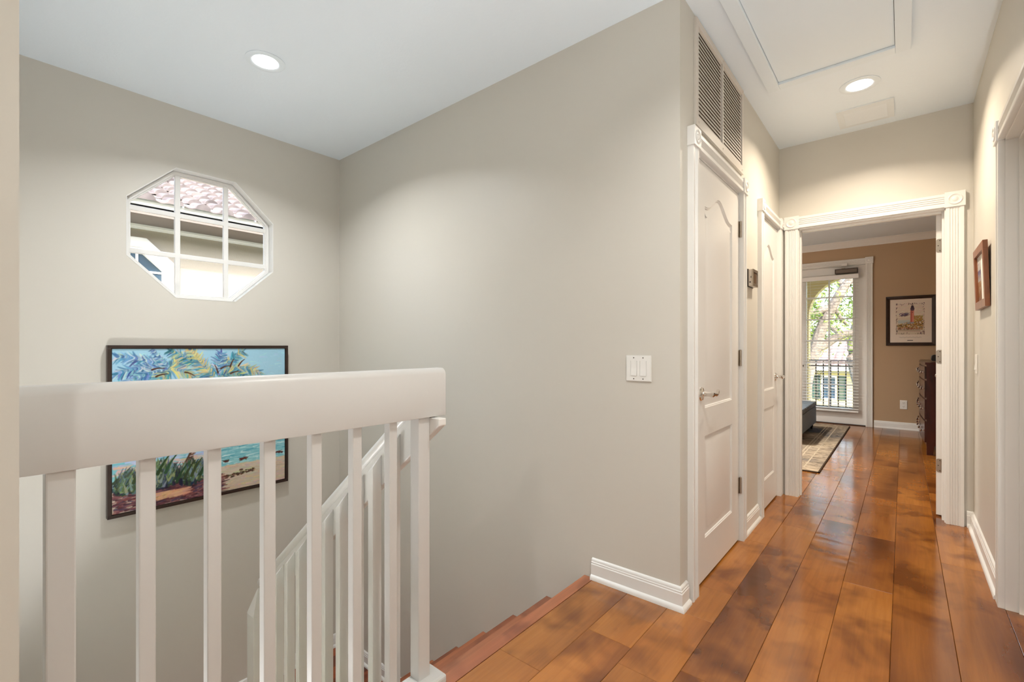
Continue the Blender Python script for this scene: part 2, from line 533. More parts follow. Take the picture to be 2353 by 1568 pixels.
struct(B().panel('X', XR, XR + 0.12, -3.3, YE, -0.02, H, [(DR[0], DR[1], -1, 2.035)]), 'wall_right', 'wall',
       'beige hall wall on the right with the small wooden picture frame', 'wall')
struct(B().box(XN - 0.12, XN, -3.3, YN, -0.28, H).box(XO, XN - 0.12, YN - 0.12, YN, LOW, H).box(XN - 0.12, XN, -0.06, YN, LOW, -0.28), 'wall_near', 'wall',
       'tan wall end at the left edge where the guard rail meets it', 'wall')
struct(B().box(XN, XR, -3.3, -3.2, -0.02, H), 'wall_behind', 'wall', 'beige wall closing the hall behind the camera', 'wall')
GD = (-1.28, -0.412)                                     # french door slab in far wall
BW = (-3.05, -1.95, 0.75, 2.1)                           # opening of the added bedroom window
struct(B().panel('Y', YF, YF + 0.15, -3.65, 0.80, -0.28, H, [(GD[0] - 0.012, GD[1] + 0.012, -0.02, 2.325), BW]), 'wall_bedroom_far', 'tan',
       'tan far bedroom wall with glazed door and lighthouse picture', 'wall')
struct(B().box(XBR, XBR + 0.12, YE + 0.12, YF, -0.02, H), 'wall_bedroom_right', 'tan', 'tan bedroom wall behind the dark dresser', 'wall')
struct(B().box(XO - 0.12, XO, 4.2, YF, -0.28, H), 'wall_bedroom_left', 'tan', 'tan bedroom wall on the left side', 'wall')
struct(B().box(-0.6, -0.48, YN, YS, LOW, -0.28).box(XO, -0.48, YN, YS, LOW - 0.1, LOW), 'wall_lower_storey', 'wall', 'beige wall and floor at the bottom of the stairs', 'wall')

# ------------------------------------------------------------------ baseboards and crown
BB = [(0, 0), (0.027, 0), (0.027, 0.010), (0.023, 0.018), (0.015, 0.023), (0.015, 0.072), (0.0125, 0.075), (0.0125, 0.082),
      (0.010, 0.084), (0.010, 0.091), (0.006, 0.097), (0, 0.100)]
def baseboard(side, path, label, z=0.0):
    b = B().sweep(BB, path, z)
    return struct(b, 'baseboard_' + side, 'trim', label, 'baseboard', smooth=True)
baseboard('stair_wall', [(-1.165, YS), (XL, YS), (XL, 2.066)], 'white baseboard wrapping the wall corner at the top of the stairs')
baseboard('hall', [(XL, 3.006), (XL, 3.376)], 'short white baseboard between the two closet doors')
baseboard('right', [(0.304, YE), (XR, YE), (XR, 2.982)], 'white baseboard along the right hall wall under the picture frame')
baseboard('near_right', [(XR, 1.96), (XR, -3.2)], 'white baseboard on the right wall beside the camera')
baseboard('landing', [(XO, YN), (XO, YS), (-2.60, YS)], 'white baseboard around the lower stair landing', LAND)
baseboard('bedroom', [(-0.318, YF), (XBR, YF), (XBR, 4.2)], 'white baseboard under the lighthouse picture in the bedroom')
baseboard('bedroom_left', [(XO, 4.2), (XO, YF), (-1.375, YF)], 'white baseboard of the bedroom left of the glazed door')
CR = [(0, -0.09), (0.008, -0.09), (0.008, -0.075), (0.03, -0.05), (0.055, -0.022), (0.06, -0.010), (0.075, -0.008), (0.075, 0), (0, 0)]
struct(B().sweep(CR, [(XO, 4.2), (XO, YF), (XBR, YF), (XBR, 4.2)], H), 'trim_1', 'trim', 'white crown moulding around the bedroom ceiling', 'moulding', smooth=True)

# ------------------------------------------------------------------ door casings
def reeded(w, d, n=4, lip=0.018):
    """profile of a fluted casing: (across, depth)"""
    p = [(0, 0), (0, d * 0.9), (0.002, d), (lip, d)]
    g = (w - 2 * lip) / n
    for i in range(n):
        a = lip + g * i
        for t in range(1, 6):
            x = a + g * (t / 6)
            p.append((x, d - 0.0055 * math.sin(math.pi * t / 6) ** 0.8))
        p.append((a + g, d))
    return p + [(w - 0.002, d), (w, d * 0.9), (w, 0)]

def corner_block(parent, c0, c1, z0, z1, plane, axis, sgn, d):
    """square block with a turned rosette. axis X: face normal +-X"""
    b = B()
    if axis == 'X': b.box(min(plane, plane + sgn * d), max(plane, plane + sgn * d), c0, c1, z0, z1); n = (sgn, 0, 0); cc = (plane + sgn * d, (c0 + c1) / 2, (z0 + z1) / 2)
    else: b.box(c0, c1, min(plane, plane + sgn * d), max(plane, plane + sgn * d), z0, z1); n = (0, sgn, 0); cc = ((c0 + c1) / 2, plane + sgn * d, (z0 + z1) / 2)
    o = b.obj('corner_block', 'trim', parent, bevel=0.0015)
    R = (z1 - z0) * 0.36
    pr = [(R, -0.002), (R, 0.003), (R * 0.9, 0.0045), (R * 0.78, 0.003), (R * 0.66, -0.0005), (R * 0.5, -0.0005), (R * 0.4, 0.002), (R * 0.25, 0.0045), (R * 0.08, 0.005), (0.0005, 0.005)]
    B().lathe(pr, cc, n, 28).obj('rosette', 'trim', o, smooth=True)

def casing(idx, plane, axis, sgn, o0, o1, zt, label, d=0.026, w=0.072, blk=0.086, mat='trim', jamb=0.12, two=True, far_only=False):
    """fluted casing round an opening o0..o1 up to zt on a wall plane"""
    base = (plane, (o0 + o1) / 2, 0) if axis == 'X' else ((o0 + o1) / 2, plane, 0)
    root = empty('trim_%d' % idx, base, label, 'door casing', kind='structure')
    U = (0, 1, 0) if axis == 'X' else (1, 0, 0)
    V = (sgn, 0, 0) if axis == 'X' else (0, sgn, 0)
    O = (plane, 0, 0) if axis == 'X' else (0, plane, 0)
    def at(c): return (plane, c, 0) if axis == 'X' else (c, plane, 0)
    B().prism(reeded(w, d), at(o1 - 0.009), U, V, (0, 0, 1), 0, zt - 0.007).obj('casing_leg', mat, root, smooth=True)
    B().prism(reeded(w, d), at(o0 + 0.009 - w), U, V, (0, 0, 1), 0, zt - 0.007).obj('casing_leg', mat, root, smooth=True)
    e0, e1 = o0 + 0.009 - (blk + w) / 2, o0 + 0.009 - (w - blk) / 2
    f0, f1 = o1 - 0.009 + (w - blk) / 2, o1 - 0.009 + (w + blk) / 2
    for (a, c) in ((e0, e1), (f0, f1)):
        corner_block(root, a, c, zt - 0.009, zt - 0.009 + blk, plane, axis, sgn, d + 0.007)
    hb = B().prism(reeded(w, d), (O[0], O[1], zt - 0.005), (0, 0, 1), V, U, e1, f0)
    hb.obj('head_casing', mat, root, smooth=True)
    # jamb lining with stop
    jb = 0.014
    for (a, c) in ((o0, o0 + jb), (o1 - jb, o1)):
        if axis == 'X': B().box(min(plane, plane - sgn * jamb), max(plane, plane - sgn * jamb), a, c, 0, zt).obj('jamb', mat, root)
        else: B().box(a, c, min(plane, plane - sgn * jamb), max(plane, plane - sgn * jamb), 0, zt).obj('jamb', mat, root)
    if axis == 'X': B().box(min(plane, plane - sgn * jamb), max(plane, plane - sgn * jamb), o0, o1, zt - jb, zt).obj('head_jamb', mat, root)
    else: B().box(o0, o1, min(plane, plane - sgn * jamb), max(plane, plane - sgn * jamb), zt - jb, zt).obj('head_jamb', mat, root)
    return root

casing(2, XL, 'X', 1, D1[0], D1[1], 2.035, 'white fluted casing round the closet door below the grille', w=0.074, d=0.027)
casing(3, XL, 'X', 1, D2[0], D2[1], 2.035, 'white fluted casing round the narrow closet door beside the thermostat', w=0.068, blk=0.08, d=0.027)
tr4 = casing(4, YE, 'Y', -1, DE[0], DE[1], 2.03, 'white fluted casing with rosettes round the open bedroom doorway', w=0.086, blk=0.097, d=0.022)
B().box(DE[1] - 0.024, DE[1] - 0.014, YE + 0.045, YE + 0.08, 0, 2.016).obj('door_stop', 'trim', tr4)
B().box(DE[0] + 0.014, DE[0] + 0.022, YE + 0.045, YE + 0.08, 0, 2.016).obj('door_stop', 'trim', tr4)
B().box(DE[0] + 0.026, DE[1] - 0.026, YE + 0.045, YE + 0.08, 2.004, 2.016).obj('head_stop', 'trim', tr4)
tr5 = casing(5, XR, 'X', -1, DR[0], DR[1], 2.035, 'white fluted casing of the doorway cut by the right edge', w=0.074, d=0.022)
B().box(XR + 0.04, XR + 0.075, DR[1] - 0.026, DR[1] - 0.014, 0, 2.02).obj('door_stop', 'trim', tr5)
B().box(XR + 0.04, XR + 0.075, DR[0] + 0.014, DR[0] + 0.026, 0, 2.02).obj('door_stop', 'trim', tr5)
B().box(XR + 0.04, XR + 0.075, DR[0] + 0.026, DR[1] - 0.026, 2.009, 2.02).obj('head_stop', 'trim', tr5)
casing(6, YF, 'Y', -1, GD[0] - 0.012, GD[1] + 0.012, 2.325, 'white fluted casing round the glazed bedroom door', w=0.078, blk=0.092, d=0.022, jamb=0.15)

# ------------------------------------------------------------------ panelled doors
def panel_outline(y0, y1, z0, z1, rise=0.0, n=26):
    pts = [(y0, z0), (y1, z0)]
    if rise:
        for i in range(n + 1):
            t = 1 - i / n
            s = (0.5 - 0.5 * math.cos(2 * math.pi * min(1, max(0, (t - 0.04) / 0.92)))) ** 1.15
            pts.append((y0 + (y1 - y0) * t, z1 + rise * s))
    else:
        pts += [(y1, z1), (y0, z1)]
    return pts

def panel_door(root, x, y0, y1, z0, z1, panels, sgn=1, th=0.035, mat='doorp'):
    """slab whose moulded face lies on plane x, normal sgn*X"""
    b = B()
    outer = [(y0, z0), (y1, z0), (y1, z1), (y0, z1)]
    loops = [outer] + panels
    flat = [p for l in loops for p in l]
    tris = tessellate_polygon([[Vector((p[0], p[1], 0)) for p in l] for l in loops])
    b.add([(x, p[0], p[1]) for p in flat], [tuple(t) for t in tris])
    xb = x - sgn * th
    b.add([(x, p[0], p[1]) for p in outer] + [(xb, p[0], p[1]) for p in outer], [(0, 1, 5, 4), (1, 2, 6, 5), (2, 3, 7, 6), (3, 0, 4, 7), (4, 5, 6, 7)])
    b.obj('slab', mat, root)
    for pl in panels:
        q = B(); rings = []
        for d, h in ((0, 0), (0.003, -0.0035), (0.006, -0.0035), (0.010, -0.0085), (0.017, -0.009), (0.043, -0.0025), (0.046, -0.002)):
            rings.append([(x + sgn * h, p[0], p[1]) for p in offset_poly(pl, d)])
        n = len(pl); vs = [v for r in rings for v in r]; fs = []
        for i in range(len(rings) - 1):
            for k in range(n):
                k2 = (k + 1) % n
                fs.append((i * n + k, i * n + k2, (i + 1) * n + k2, (i + 1) * n + k))
        fs.append(tuple((len(rings) - 1) * n + k for k in range(n)))
        q.add(vs, fs).obj('raised_panel', mat, root, smooth=True)

def lever(root, x, y, z, dy, sgn=1, mat='chrome'):
    """rosette, neck and curled lever; dy = +-1 way the lever points"""
    pr = [(0.033, 0), (0.033, 0.004), (0.029, 0.009), (0.022, 0.011), (0.013, 0.014), (0.011, 0.020), (0.011, 0.044), (0.0125, 0.047), (0.0125, 0.058), (0.009, 0.062)]
    o = B().lathe(pr, (x, y, z), (sgn, 0, 0), 24).obj('lever_handle', mat, root, smooth=True, label='polished chrome lever handle')
    pts = [(x + sgn * 0.052, y - dy * 0.004, z), (x + sgn * 0.053, y + dy * 0.02, z - 0.001), (x + sgn * 0.054, y + dy * 0.045, z - 0.006), (x + sgn * 0.054, y + dy * 0.065, z - 0.004),
           (x + sgn * 0.053, y + dy * 0.082, z + 0.006), (x + sgn * 0.050, y + dy * 0.097, z + 0.011), (x + sgn * 0.046, y + dy * 0.109, z + 0.007), (x + sgn * 0.043, y + dy * 0.114, z - 0.001)]
    B().tube(pts, [0.011, 0.0105, 0.010, 0.009, 0.0085, 0.008, 0.0075, 0.005], 12, 0.85).obj('lever_arm', mat, o, smooth=True)

def hinge(root, x, y, z, mat='nickel', r=0.0065):
    o = B().lathe([(r, -0.046), (r, -0.0165), (r * 0.8, -0.016), (r * 0.8, -0.0155), (r, -0.015), (r, 0.015), (r * 0.8, 0.0155), (r * 0.8, 0.016), (r, 0.0165), (r, 0.046), (r * 0.5, 0.049)],
                  (x, y, z), (0, 0, 1), 12).obj('hinge', mat, root, smooth=True, label='satin nickel hinge')
    B().box(x - 0.0085, x - 0.0055, y - 0.018, y + 0.001, z - 0.045, z + 0.045).obj('hinge_leaf', mat, o)

d1 = empty('door_1', (XL, (D1[0] + D1[1]) / 2, 0), 'white two panel arched closet door below the return grille', 'door', kind='structure')
panel_door(d1, XL + 0.001, D1[0] + 0.016, D1[1] - 0.016, 0.012, 2.016,
           [panel_outline(2.318, 2.784, 0.835, 1.812, 0.082), panel_outline(2.318, 2.784, 0.205, 0.70)])
lever(d1, XL + 0.001, 2.256, 0.908, 1)
for z in (1.815, 1.066, 0.325): hinge(d1, XL + 0.010, D1[1] - 0.014, z)
d2 = empty('door_2', (XL, (D2[0] + D2[1]) / 2, 0), 'narrow white arched panel closet door beside the thermostat', 'door', kind='structure')
panel_door(d2, XL + 0.001, D2[0] + 0.016, D2[1] - 0.016, 0.012, 2.016,
           [panel_outline(3.538, 3.892, 0.825, 1.785, 0.075), panel_outline(3.538, 3.892, 0.205, 0.70)])
lever(d2, XL + 0.001, 3.925, 0.908, -1)
for z in (1.815, 1.066, 0.325): hinge(d2, XL + 0.008, D2[0] + 0.014, z)
# open bedroom door, hinged at the right jamb and swung into the bedroom
d3 = empty('door_3', (0.200, YE + 0.115, 0), 'white bedroom door standing open seen edge on', 'door', kind='structure')
panel_door(d3, 0.166, YE + 0.118, YE + 0.118 + 0.745, 0.012, 2.012,
           [panel_outline(YE + 0.118 + 0.12, YE + 0.118 + 0.63, 0.835, 1.812, 0.082), panel_outline(YE + 0.118 + 0.12, YE + 0.118 + 0.63, 0.205, 0.70)], sgn=-1)
for z in (1.806, 1.066, 0.341):
    sh = []
    for k in range(9):
        t = math.pi / 2 + math.pi / 2 * k / 8
        sh.append((0.012 * math.cos(t) - 0.018, 0.012 * math.sin(t) + 0.033))
    prof = [(0.004, -0.045), (0.004, 0.045)] + sh + [(x, -y) for x, y in sh[::-1]]
    o = B().prism(prof, (0.197, YE + 0.1178, z), (1, 0, 0), (0, 0, 1), (0, -1, 0), 0, 0.0025).obj('hinge', 'nickel', d3, label='satin nickel hinge leaf')
    for (dx, dz) in ((-0.012, 0.034), (-0.020, 0.0), (-0.012, -0.034)):
        B().lathe([(0.0032, 0), (0.0032, 0.001), (0.0015, 0.0014)], (0.197 + dx, YE + 0.1153, z + dz), (0, -1, 0), 8).obj('screw', 'slot', o)
lever(d3, 0.166, YE + 0.118 + 0.69, 0.91, -1, sgn=-1)
d3.rotation_euler = (0, 0, math.radians(-7.5))
d4 = empty('door_4', (XR + 0.08, (DR[0] + DR[1]) / 2, 0), 'white door closed at the back of the right edge doorway', 'door', kind='structure')
panel_door(d4, XR + 0.078, DR[0] + 0.016, DR[1] - 0.016, 0.012, 2.018,
           [panel_outline(DR[0] + 0.14, DR[1] - 0.14, 0.835, 1.812, 0.082), panel_outline(DR[0] + 0.14, DR[1] - 0.14, 0.205, 0.70)], sgn=-1)
lever(d4, XR + 0.078, DR[0] + 0.09, 0.91, 1, sgn=-1)

# ------------------------------------------------------------------ octagon window
def octagon(y0, y1, z0, z1, ca=None):
    ya = y0 + (y1 - y0) * 0.294; yb = y1 - (y1 - y0) * 0.297
    za = z0 + (z1 - z0) * 0.285; zb = z1 - (z1 - z0) * 0.288
    return [(ya, z0), (yb, z0), (y1, za), (y1, zb), (yb, z1), (ya, z1), (y0, zb), (y0, za)]
def ring(b, poly, d, x0, x1):
    inn = offset_poly(poly, d); n = len(poly)
    vs = [(x0, *p) for p in poly] + [(x0, *p) for p in inn] + [(x1, *p) for p in poly] + [(x1, *p) for p in inn]
    fs = []
    for k in range(n):
        k2 = (k + 1) % n
        fs += [(k, k2, n + k2, n + k), (2 * n + k, 2 * n + k2, 3 * n + k2, 3 * n + k), (k, k2, 2 * n + k2, 2 * n + k), (n + k, n + k2, 3 * n + k2, 3 * n + k)]
    return b.add(vs, fs)
def clip_poly(poly, y0, y1, z0, z1):
    def cl(P, ax, v, keep):
        out = []
        for i in range(len(P)):
            a, c = P[i - 1], P[i]
            ia, ic = keep * (a[ax] - v) >= 0, keep * (c[ax] - v) >= 0
            if ia != ic:
                t = (v - a[ax]) / (c[ax] - a[ax]); out.append((a[0] + (c[0] - a[0]) * t, a[1] + (c[1] - a[1]) * t))
            if ic: out.append(c)
        return out
    for ax, v, k in ((0, y0, 1), (0, y1, -1), (1, z0, 1), (1, z1, -1)):
        poly = cl(poly, ax, v, k)
        if not poly: return []
    return poly

w1 = empty('window_1', (XO - 0.06, 1.05, OZ0), 'octagon window with nine panes high on the stairwell wall', 'window', kind='structure')
oct_o = octagon(OY0, OY1, OZ0, OZ1)
ring(B(), octagon(OY0 - 0.001, OY1 + 0.001, OZ0 - 0.001, OZ1 + 0.001), 0.004, XO - 0.118, XO + 0.0015).obj('reveal', 'trim', w1)
ring(B(), offset_poly(oct_o, 0.004), 0.020, XO - 0.10, XO - 0.062).obj('window_frame', 'trim', w1, bevel=0.002)
ring(B(), offset_poly(oct_o, 0.012), 0.020, XO - 0.095, XO - 0.070).obj('glazing_bead', 'trim', w1, bevel=0.002)
ym, zm = (0.905, 1.186), (1.722, 1.985)
for y in ym: B().box(XO - 0.092, XO - 0.068, y - 0.015, y + 0.015, OZ0 + 0.02, OZ1 - 0.02).obj('muntin', 'trim', w1, bevel=0.003)
for z in zm: B().box(XO - 0.0915, XO - 0.0685, OY0 + 0.02, OY1 - 0.02, z - 0.015, z + 0.015).obj('muntin', 'trim', w1, bevel=0.003)
ys = (OY0, *ym, OY1); zs = (OZ0, *zm, OZ1)
oi = offset_poly(oct_o, 0.022)
for i in range(3):
    for j in range(3):
        pl = clip_poly(oi, ys[i], ys[i + 1], zs[j], zs[j + 1])
        if len(pl) > 2:
            B().prism(pl, (0, 0, 0), (0, 1, 0), (0, 0, 1), (1, 0, 0), XO - 0.083, XO - 0.079).obj('pane', 'glass', w1)

# ------------------------------------------------------------------ staircase
RUN, RISE = 0.2315, 0.185
NX = -1.216
st = empty('staircase', (-1.9, 1.5, LAND), 'reddish brown wooden stairs descending to the lower landing', 'staircase')
def tread(x0, x1, y0, y1, z, mat='tread', name='tread', th=0.028):
    prof = [(x1, 0), (x1, -th), (x0 + 0.006, -th), (x0 + 0.001, -th * 0.75), (x0, -th * 0.5), (x0 + 0.001, -th * 0.25), (x0 + 0.006, 0)]
    B().prism(prof, (0, 0, z), (1, 0, 0), (0, 0, 1), (0, 1, 0), y0, y1).obj(name, mat, st, smooth=True)
tread(NX, -1.1565, YN + 0.003, YS - 0.002, 0.0, name='nosing')
for i in range(1, 7):
    tread(NX - RUN * i, NX - RUN * (i - 1) + 0.02, 1.003, YS - 0.002, -RISE * i)
for i in range(0, 7):
    B().box(NX - RUN * i + 0.02, NX - RUN * i + 0.034, 1.003, YS - 0.002, -RISE * (i + 1), -RISE * i - 0.028).obj('riser', 'tread', st)
XLAND = NX - RUN * 6 + 0.02
for k, (a, c) in enumerate(zip([XO + 0.115 * j for j in range(9)], [XO + 0.115 * (j + 1) for j in range(9)])):
    c = min(c, XLAND + 0.014)
    if a < c - 0.01: B().box(a + 0.0006 + (0.002 if k == 0 else 0), c - 0.0006, YN + 0.003, YS - 0.002, LAND - 0.02, LAND).obj('landing_board', 'landing', st)
B().box(XO + 0.002, XLAND, YN + 0.003, YS - 0.002, LAND - 0.2, LAND - 0.021).obj('landing_slab', 'trim', st)
for i in range(1, 8):
    tread(XLAND + RUN * (i - 1), XLAND + RUN * i, YN + 0.002, 0.95, LAND - RISE * i, name='tread')
def stringer(y0, y1):
    B().prism([(NX + 0.03, -0.02), (NX + 0.03, -0.30), (-2.54, LAND - 0.16), (-2.54, -0.02 - 0.897 * (2.54 - 1.186))], (0, 0, 0), (1, 0, 0), (0, 0, 1), (0, 1, 0), y0, y1).obj('stringer', 'trim', st)
stringer(0.955, 1.0)
B().box(-1.295, -1.2805, YN + 0.003, 1.0, -0.29, -0.001).obj('floor_fascia', 'trim', st)

# ------------------------------------------------------------------ railings
gr = empty('guard_railing', (-1.228, 0.55, 0), 'white wooden guard railing with square balusters on the upper floor', 'railing')
RX0, RX1 = -1.262, -1.200
rp = [(RX0, 0.897), (RX1, 0.897), (RX1, 1.040), (RX1 - 0.004, 1.050), (RX1 - 0.014, 1.0585), (RX0 + 0.014, 1.0585), (RX0 + 0.004, 1.050), (RX0, 1.040)]
B().prism(rp, (0, 0, 0), (1, 0, 0), (0, 0, 1), (0, 1, 0), YN - 0.002, 1.072).obj('top_rail', 'rail', gr, smooth=True, bevel=0.0025)
for y in (0.2535, 0.378, 0.501, 0.623, 0.746, 0.871):
    B().box(-1.2475, -1.2185, y - 0.0145, y + 0.0145, 0.03, 0.90).obj('baluster', 'rail', gr, bevel=0.0025)
B().box(-1.256, -1.211, 0.100, 0.142, 0.0, 0.90).obj('newel', 'rail', gr, bevel=0.003)
B().box(-1.2565, -1.2115, 0.964, 1.011, 0.001, 0.90).obj('newel', 'rail', gr, bevel=0.003)
B().box(-1.262, -1.170, YN + 0.001, 1.052, 0.0, 0.034).obj('base_rail', 'rail', gr, bevel=0.010, seg=3)

sr = empty('stair_railing', (-1.95, 1.0, LAND), 'white sloping stair railing with chamfered balusters down to the landing', 'railing')
SL = 0.803
def rz(x): return 0.838 + SL * (x + 1.437)
xa, xb_ = -1.165, -2.53
RYA, RYB = 1.010, 1.042
B().prism([(xa, 0.894), (-1.31, 0.894), (xb_, rz(xb_) - 0.045), (xb_, rz(xb_) - 0.185), (xa, rz(xa) - 0.185)], (0, 0, 0), (1, 0, 0), (0, 0, 1), (0, 1, 0), RYA, RYB).obj('rail_board', 'trim', sr, bevel=0.003)
hp = []
for k in range(12):
    t = 2 * math.pi * k / 12
    hp.append((0.026 * math.cos(t), 0.021 * math.sin(t)))
B().tube([(-1.262, (RYA + RYB) / 2, rz(-1.262) - 0.022), (-1.9, (RYA + RYB) / 2, rz(-1.9) - 0.022), (xb_ - 0.06, (RYA + RYB) / 2, rz(xb_ - 0.06) - 0.022), (xb_ - 0.075, (RYA + RYB) / 2, rz(xb_ - 0.075) - 0.026)],
         [0.026, 0.026, 0.026, 0.015], 14, 0.85).obj('handrail', 'trim', sr, smooth=True)
for k in range(10):
    x = -1.387 - 0.1158 * k
    if x < -2.44: break
    w2 = 0.0155; zb = -0.018 + 0.897 * (x + 1.186) + 0.016
    zt = rz(x) - 0.068
    b = B()
    y0, y1 = 0.972, RYA
    # chamfered top: front edge lower than back, following the slope
    b.add([(x - w2, y0, zb), (x + w2, y0, zb), (x + w2, y1, zb), (x - w2, y1, zb),
           (x - w2, y0, zt - 0.040 - w2 * SL), (x + w2, y0, zt - 0.040 + w2 * SL), (x + w2, y1, zt + w2 * SL), (x - w2, y1, zt - w2 * SL)],
          [(3, 2, 1, 0), (4, 5, 6, 7), (0, 1, 5, 4), (1, 2, 6, 5), (2, 3, 7, 6), (3, 0, 4, 7)])
    b.obj('baluster', 'trim', sr, bevel=0.002)
nb = B()
x0, x1, y0, y1 = -2.628, -2.545, 0.965, 1.05
nb.box(x0, x1, y0, y1, LAND, -0.26)
nb2 = B().add([(x0, y0, -0.26), (x1, y0, -0.26), (x1, y1, -0.26), (x0, y1, -0.26), (x0 + 0.055, y0 + 0.02, -0.15), (x1, y0 + 0.02, -0.115), (x1, y1 - 0.01, -0.115), (x0 + 0.055, y1 - 0.01, -0.15)],
              [(4, 5, 6, 7), (0, 1, 5, 4), (1, 2, 6, 5), (2, 3, 7, 6), (3, 0, 4, 7)])
nw = nb.obj('newel', 'trim', sr, bevel=0.002)
nb2.obj('newel_cap', 'trim', nw)

# ------------------------------------------------------------------ hall fittings
# return air grille
GY0, GY1, GZ0, GZ1 = 2.165, 2.985, 2.150, 2.645
rg = empty('return_air_grille', (XL, 2.575, GZ0), 'large louvred return air grille above the closet door', 'vent')
gi = (GY0 + 0.032, GY1 - 0.032, GZ0 + 0.045, GZ1 - 0.032)
B().panel('X', XL + 0.0005, XL + 0.012, GY0, GY1, GZ0, GZ1, [gi]).obj('grille_frame', 'grille', rg)
B().box(XL + 0.0004, XL + 0.001, gi[0], gi[1], gi[2], gi[3]).obj('filter', 'cavity', rg)
B().box(XL + 0.001, XL + 0.013, 2.566, 2.582, gi[2], gi[3]).obj('centre_mullion', 'grille', rg)
nsl = 22; pz = (gi[3] - gi[2]) / nsl
for half in ((gi[0], 2.564), (2.586, gi[1])):
    for k in range(nsl):
        zc = gi[2] + pz * (k + 0.5)
        B().prism([(0.0030, pz * 0.46), (0.0042, pz * 0.46), (0.0086, -pz * 0.45), (0.0074, -pz * 0.45)], (XL, 0, zc), (1, 0, 0), (0, 0, 1), (0, 1, 0), half[0] + 0.002, half[1] - 0.010).obj('louvre', 'grille', rg)
for (y, z) in ((2.19, GZ1 - 0.016), (2.575, GZ1 - 0.016), (2.96, GZ1 - 0.016), (2.20, GZ0 + 0.02), (2.575, GZ0 + 0.02), (2.95, GZ0 + 0.02)):
    B().lathe([(0.005, 0), (0.005, 0.0015), (0.002, 0.003)], (XL + 0.012, y, z), (1, 0, 0), 10).obj('screw', 'grille', rg)

# thermostat
th = empty('thermostat', (XL, 3.18, 1.505), 'small square wall thermostat with brown screen between closet doors', 'thermostat')
B().box(XL + 0.0005, XL + 0.006, 3.116, 3.245, 1.502, 1.612).obj('base_plate', 'slot', th, bevel=0.002)
B().box(XL + 0.006, XL + 0.027, 3.119, 3.242, 1.505, 1.609).obj('case', 'thermo', th, bevel=0.003)
bz = B().panel('X', XL + 0.027, XL + 0.033, 3.119, 3.242, 1.505, 1.609, [(3.133, 3.228, 1.522, 1.592)]); bz.obj('bezel', 'nickel', th)
B().box(XL + 0.027, XL + 0.0295, 3.133, 3.228, 1.522, 1.592).obj('screen', 'thermo_screen', th)
B().box(XL + 0.012, XL + 0.020, 3.1182, 3.1192, 1.525, 1.534).obj('side_port', 'slot', th)
B().box(XL + 0.019, XL + 0.023, 3.1182, 3.1192, 1.555, 1.566).obj('side_slot', 'slot', th)

# double rocker switch on the stair wall
sw = empty('light_switch', (-0.923, YS, 0.976), 'white double rocker light switch on the stair wall', 'light switch')
pr = B().panel('Y', YS - 0.0062, YS - 0.0005, -0.982, -0.865, 0.976, 1.090, [(-0.962, -0.930, 0.999, 1.067), (-0.917, -0.885, 0.999, 1.067)])
pr.obj('face_plate', 'plastic', sw)
B().prism([(-0.984, 0.974), (-0.863, 0.974), (-0.863, 1.092), (-0.984, 1.092)], (0, YS - 0.0005, 0), (1, 0, 0), (0, 0, 1), (0, -1, 0), 0, 0.0035).obj('plate_edge', 'plastic', sw)
for x in (-0.962, -0.917):
    B().prism([(0.003, 0.999), (0.0085, 0.999), (0.006, 1.033), (0.0062, 1.067), (0.003, 1.067)], (0, YS, 0), (0, -1, 0), (0, 0, 1), (1, 0, 0), x + 0.0018, x + 0.0302).obj('rocker', 'plastic', sw)
for x in (-0.946, -0.901):
    for z in (0.985, 1.081):
        B().lathe([(0.0028, 0), (0.0028, 0.0012), (0.001, 0.0016)], (x, YS - 0.006, z), (0, -1, 0), 8).obj('screw', 'slot', sw)

# single switch on the right wall
s2 = empty('light_switch', (XR, 3.89, 0.973), 'white single rocker light switch below the wooden frame on the right', 'light switch')
B().box(XR - 0.0065, XR - 0.0005, 3.855, 3.927, 0.973, 1.087).obj('face_plate', 'plastic', s2, bevel=0.002)
B().prism([(0.004, 0.996), (0.0125, 0.996), (0.0075, 1.030), (0.008, 1.064), (0.004, 1.064)], (XR, 0, 0), (-1, 0, 0), (0, 0, 1), (0, 1, 0), 3.875, 3.907).obj('rocker', 'plastic', s2)

# attic hatch
ah = empty('attic_hatch', (-0.29, 2.4, H), 'white attic access hatch with flat trim in the hall ceiling', 'attic hatch')
B().box(HX0, HX1, HY0, HY1, H - 0.002, H + 0.015).obj('hatch_panel', 'smooth_ceil', ah)
tw = 0.062; g = 0.0022
for (a, c, e, f_) in ((HX0 - g - tw, HX0 - g, HY0 - g - tw, HY1 + g + tw), (HX1 + g, HX1 + g + tw, HY0 - g - tw, HY1 + g + tw)):
    B().box(a, c, e, f_, H - 0.017, H - 0.0003).obj('trim_board', 'smooth_ceil', ah, bevel=0.002)
for (e, f_) in ((HY0 - g - tw, HY0 - g), (HY1 + g, HY1 + g + tw)):
    B().box(HX0 - g, HX1 + g, e, f_, H - 0.0168, H - 0.0003).obj('trim_board', 'smooth_ceil', ah, bevel=0.002)

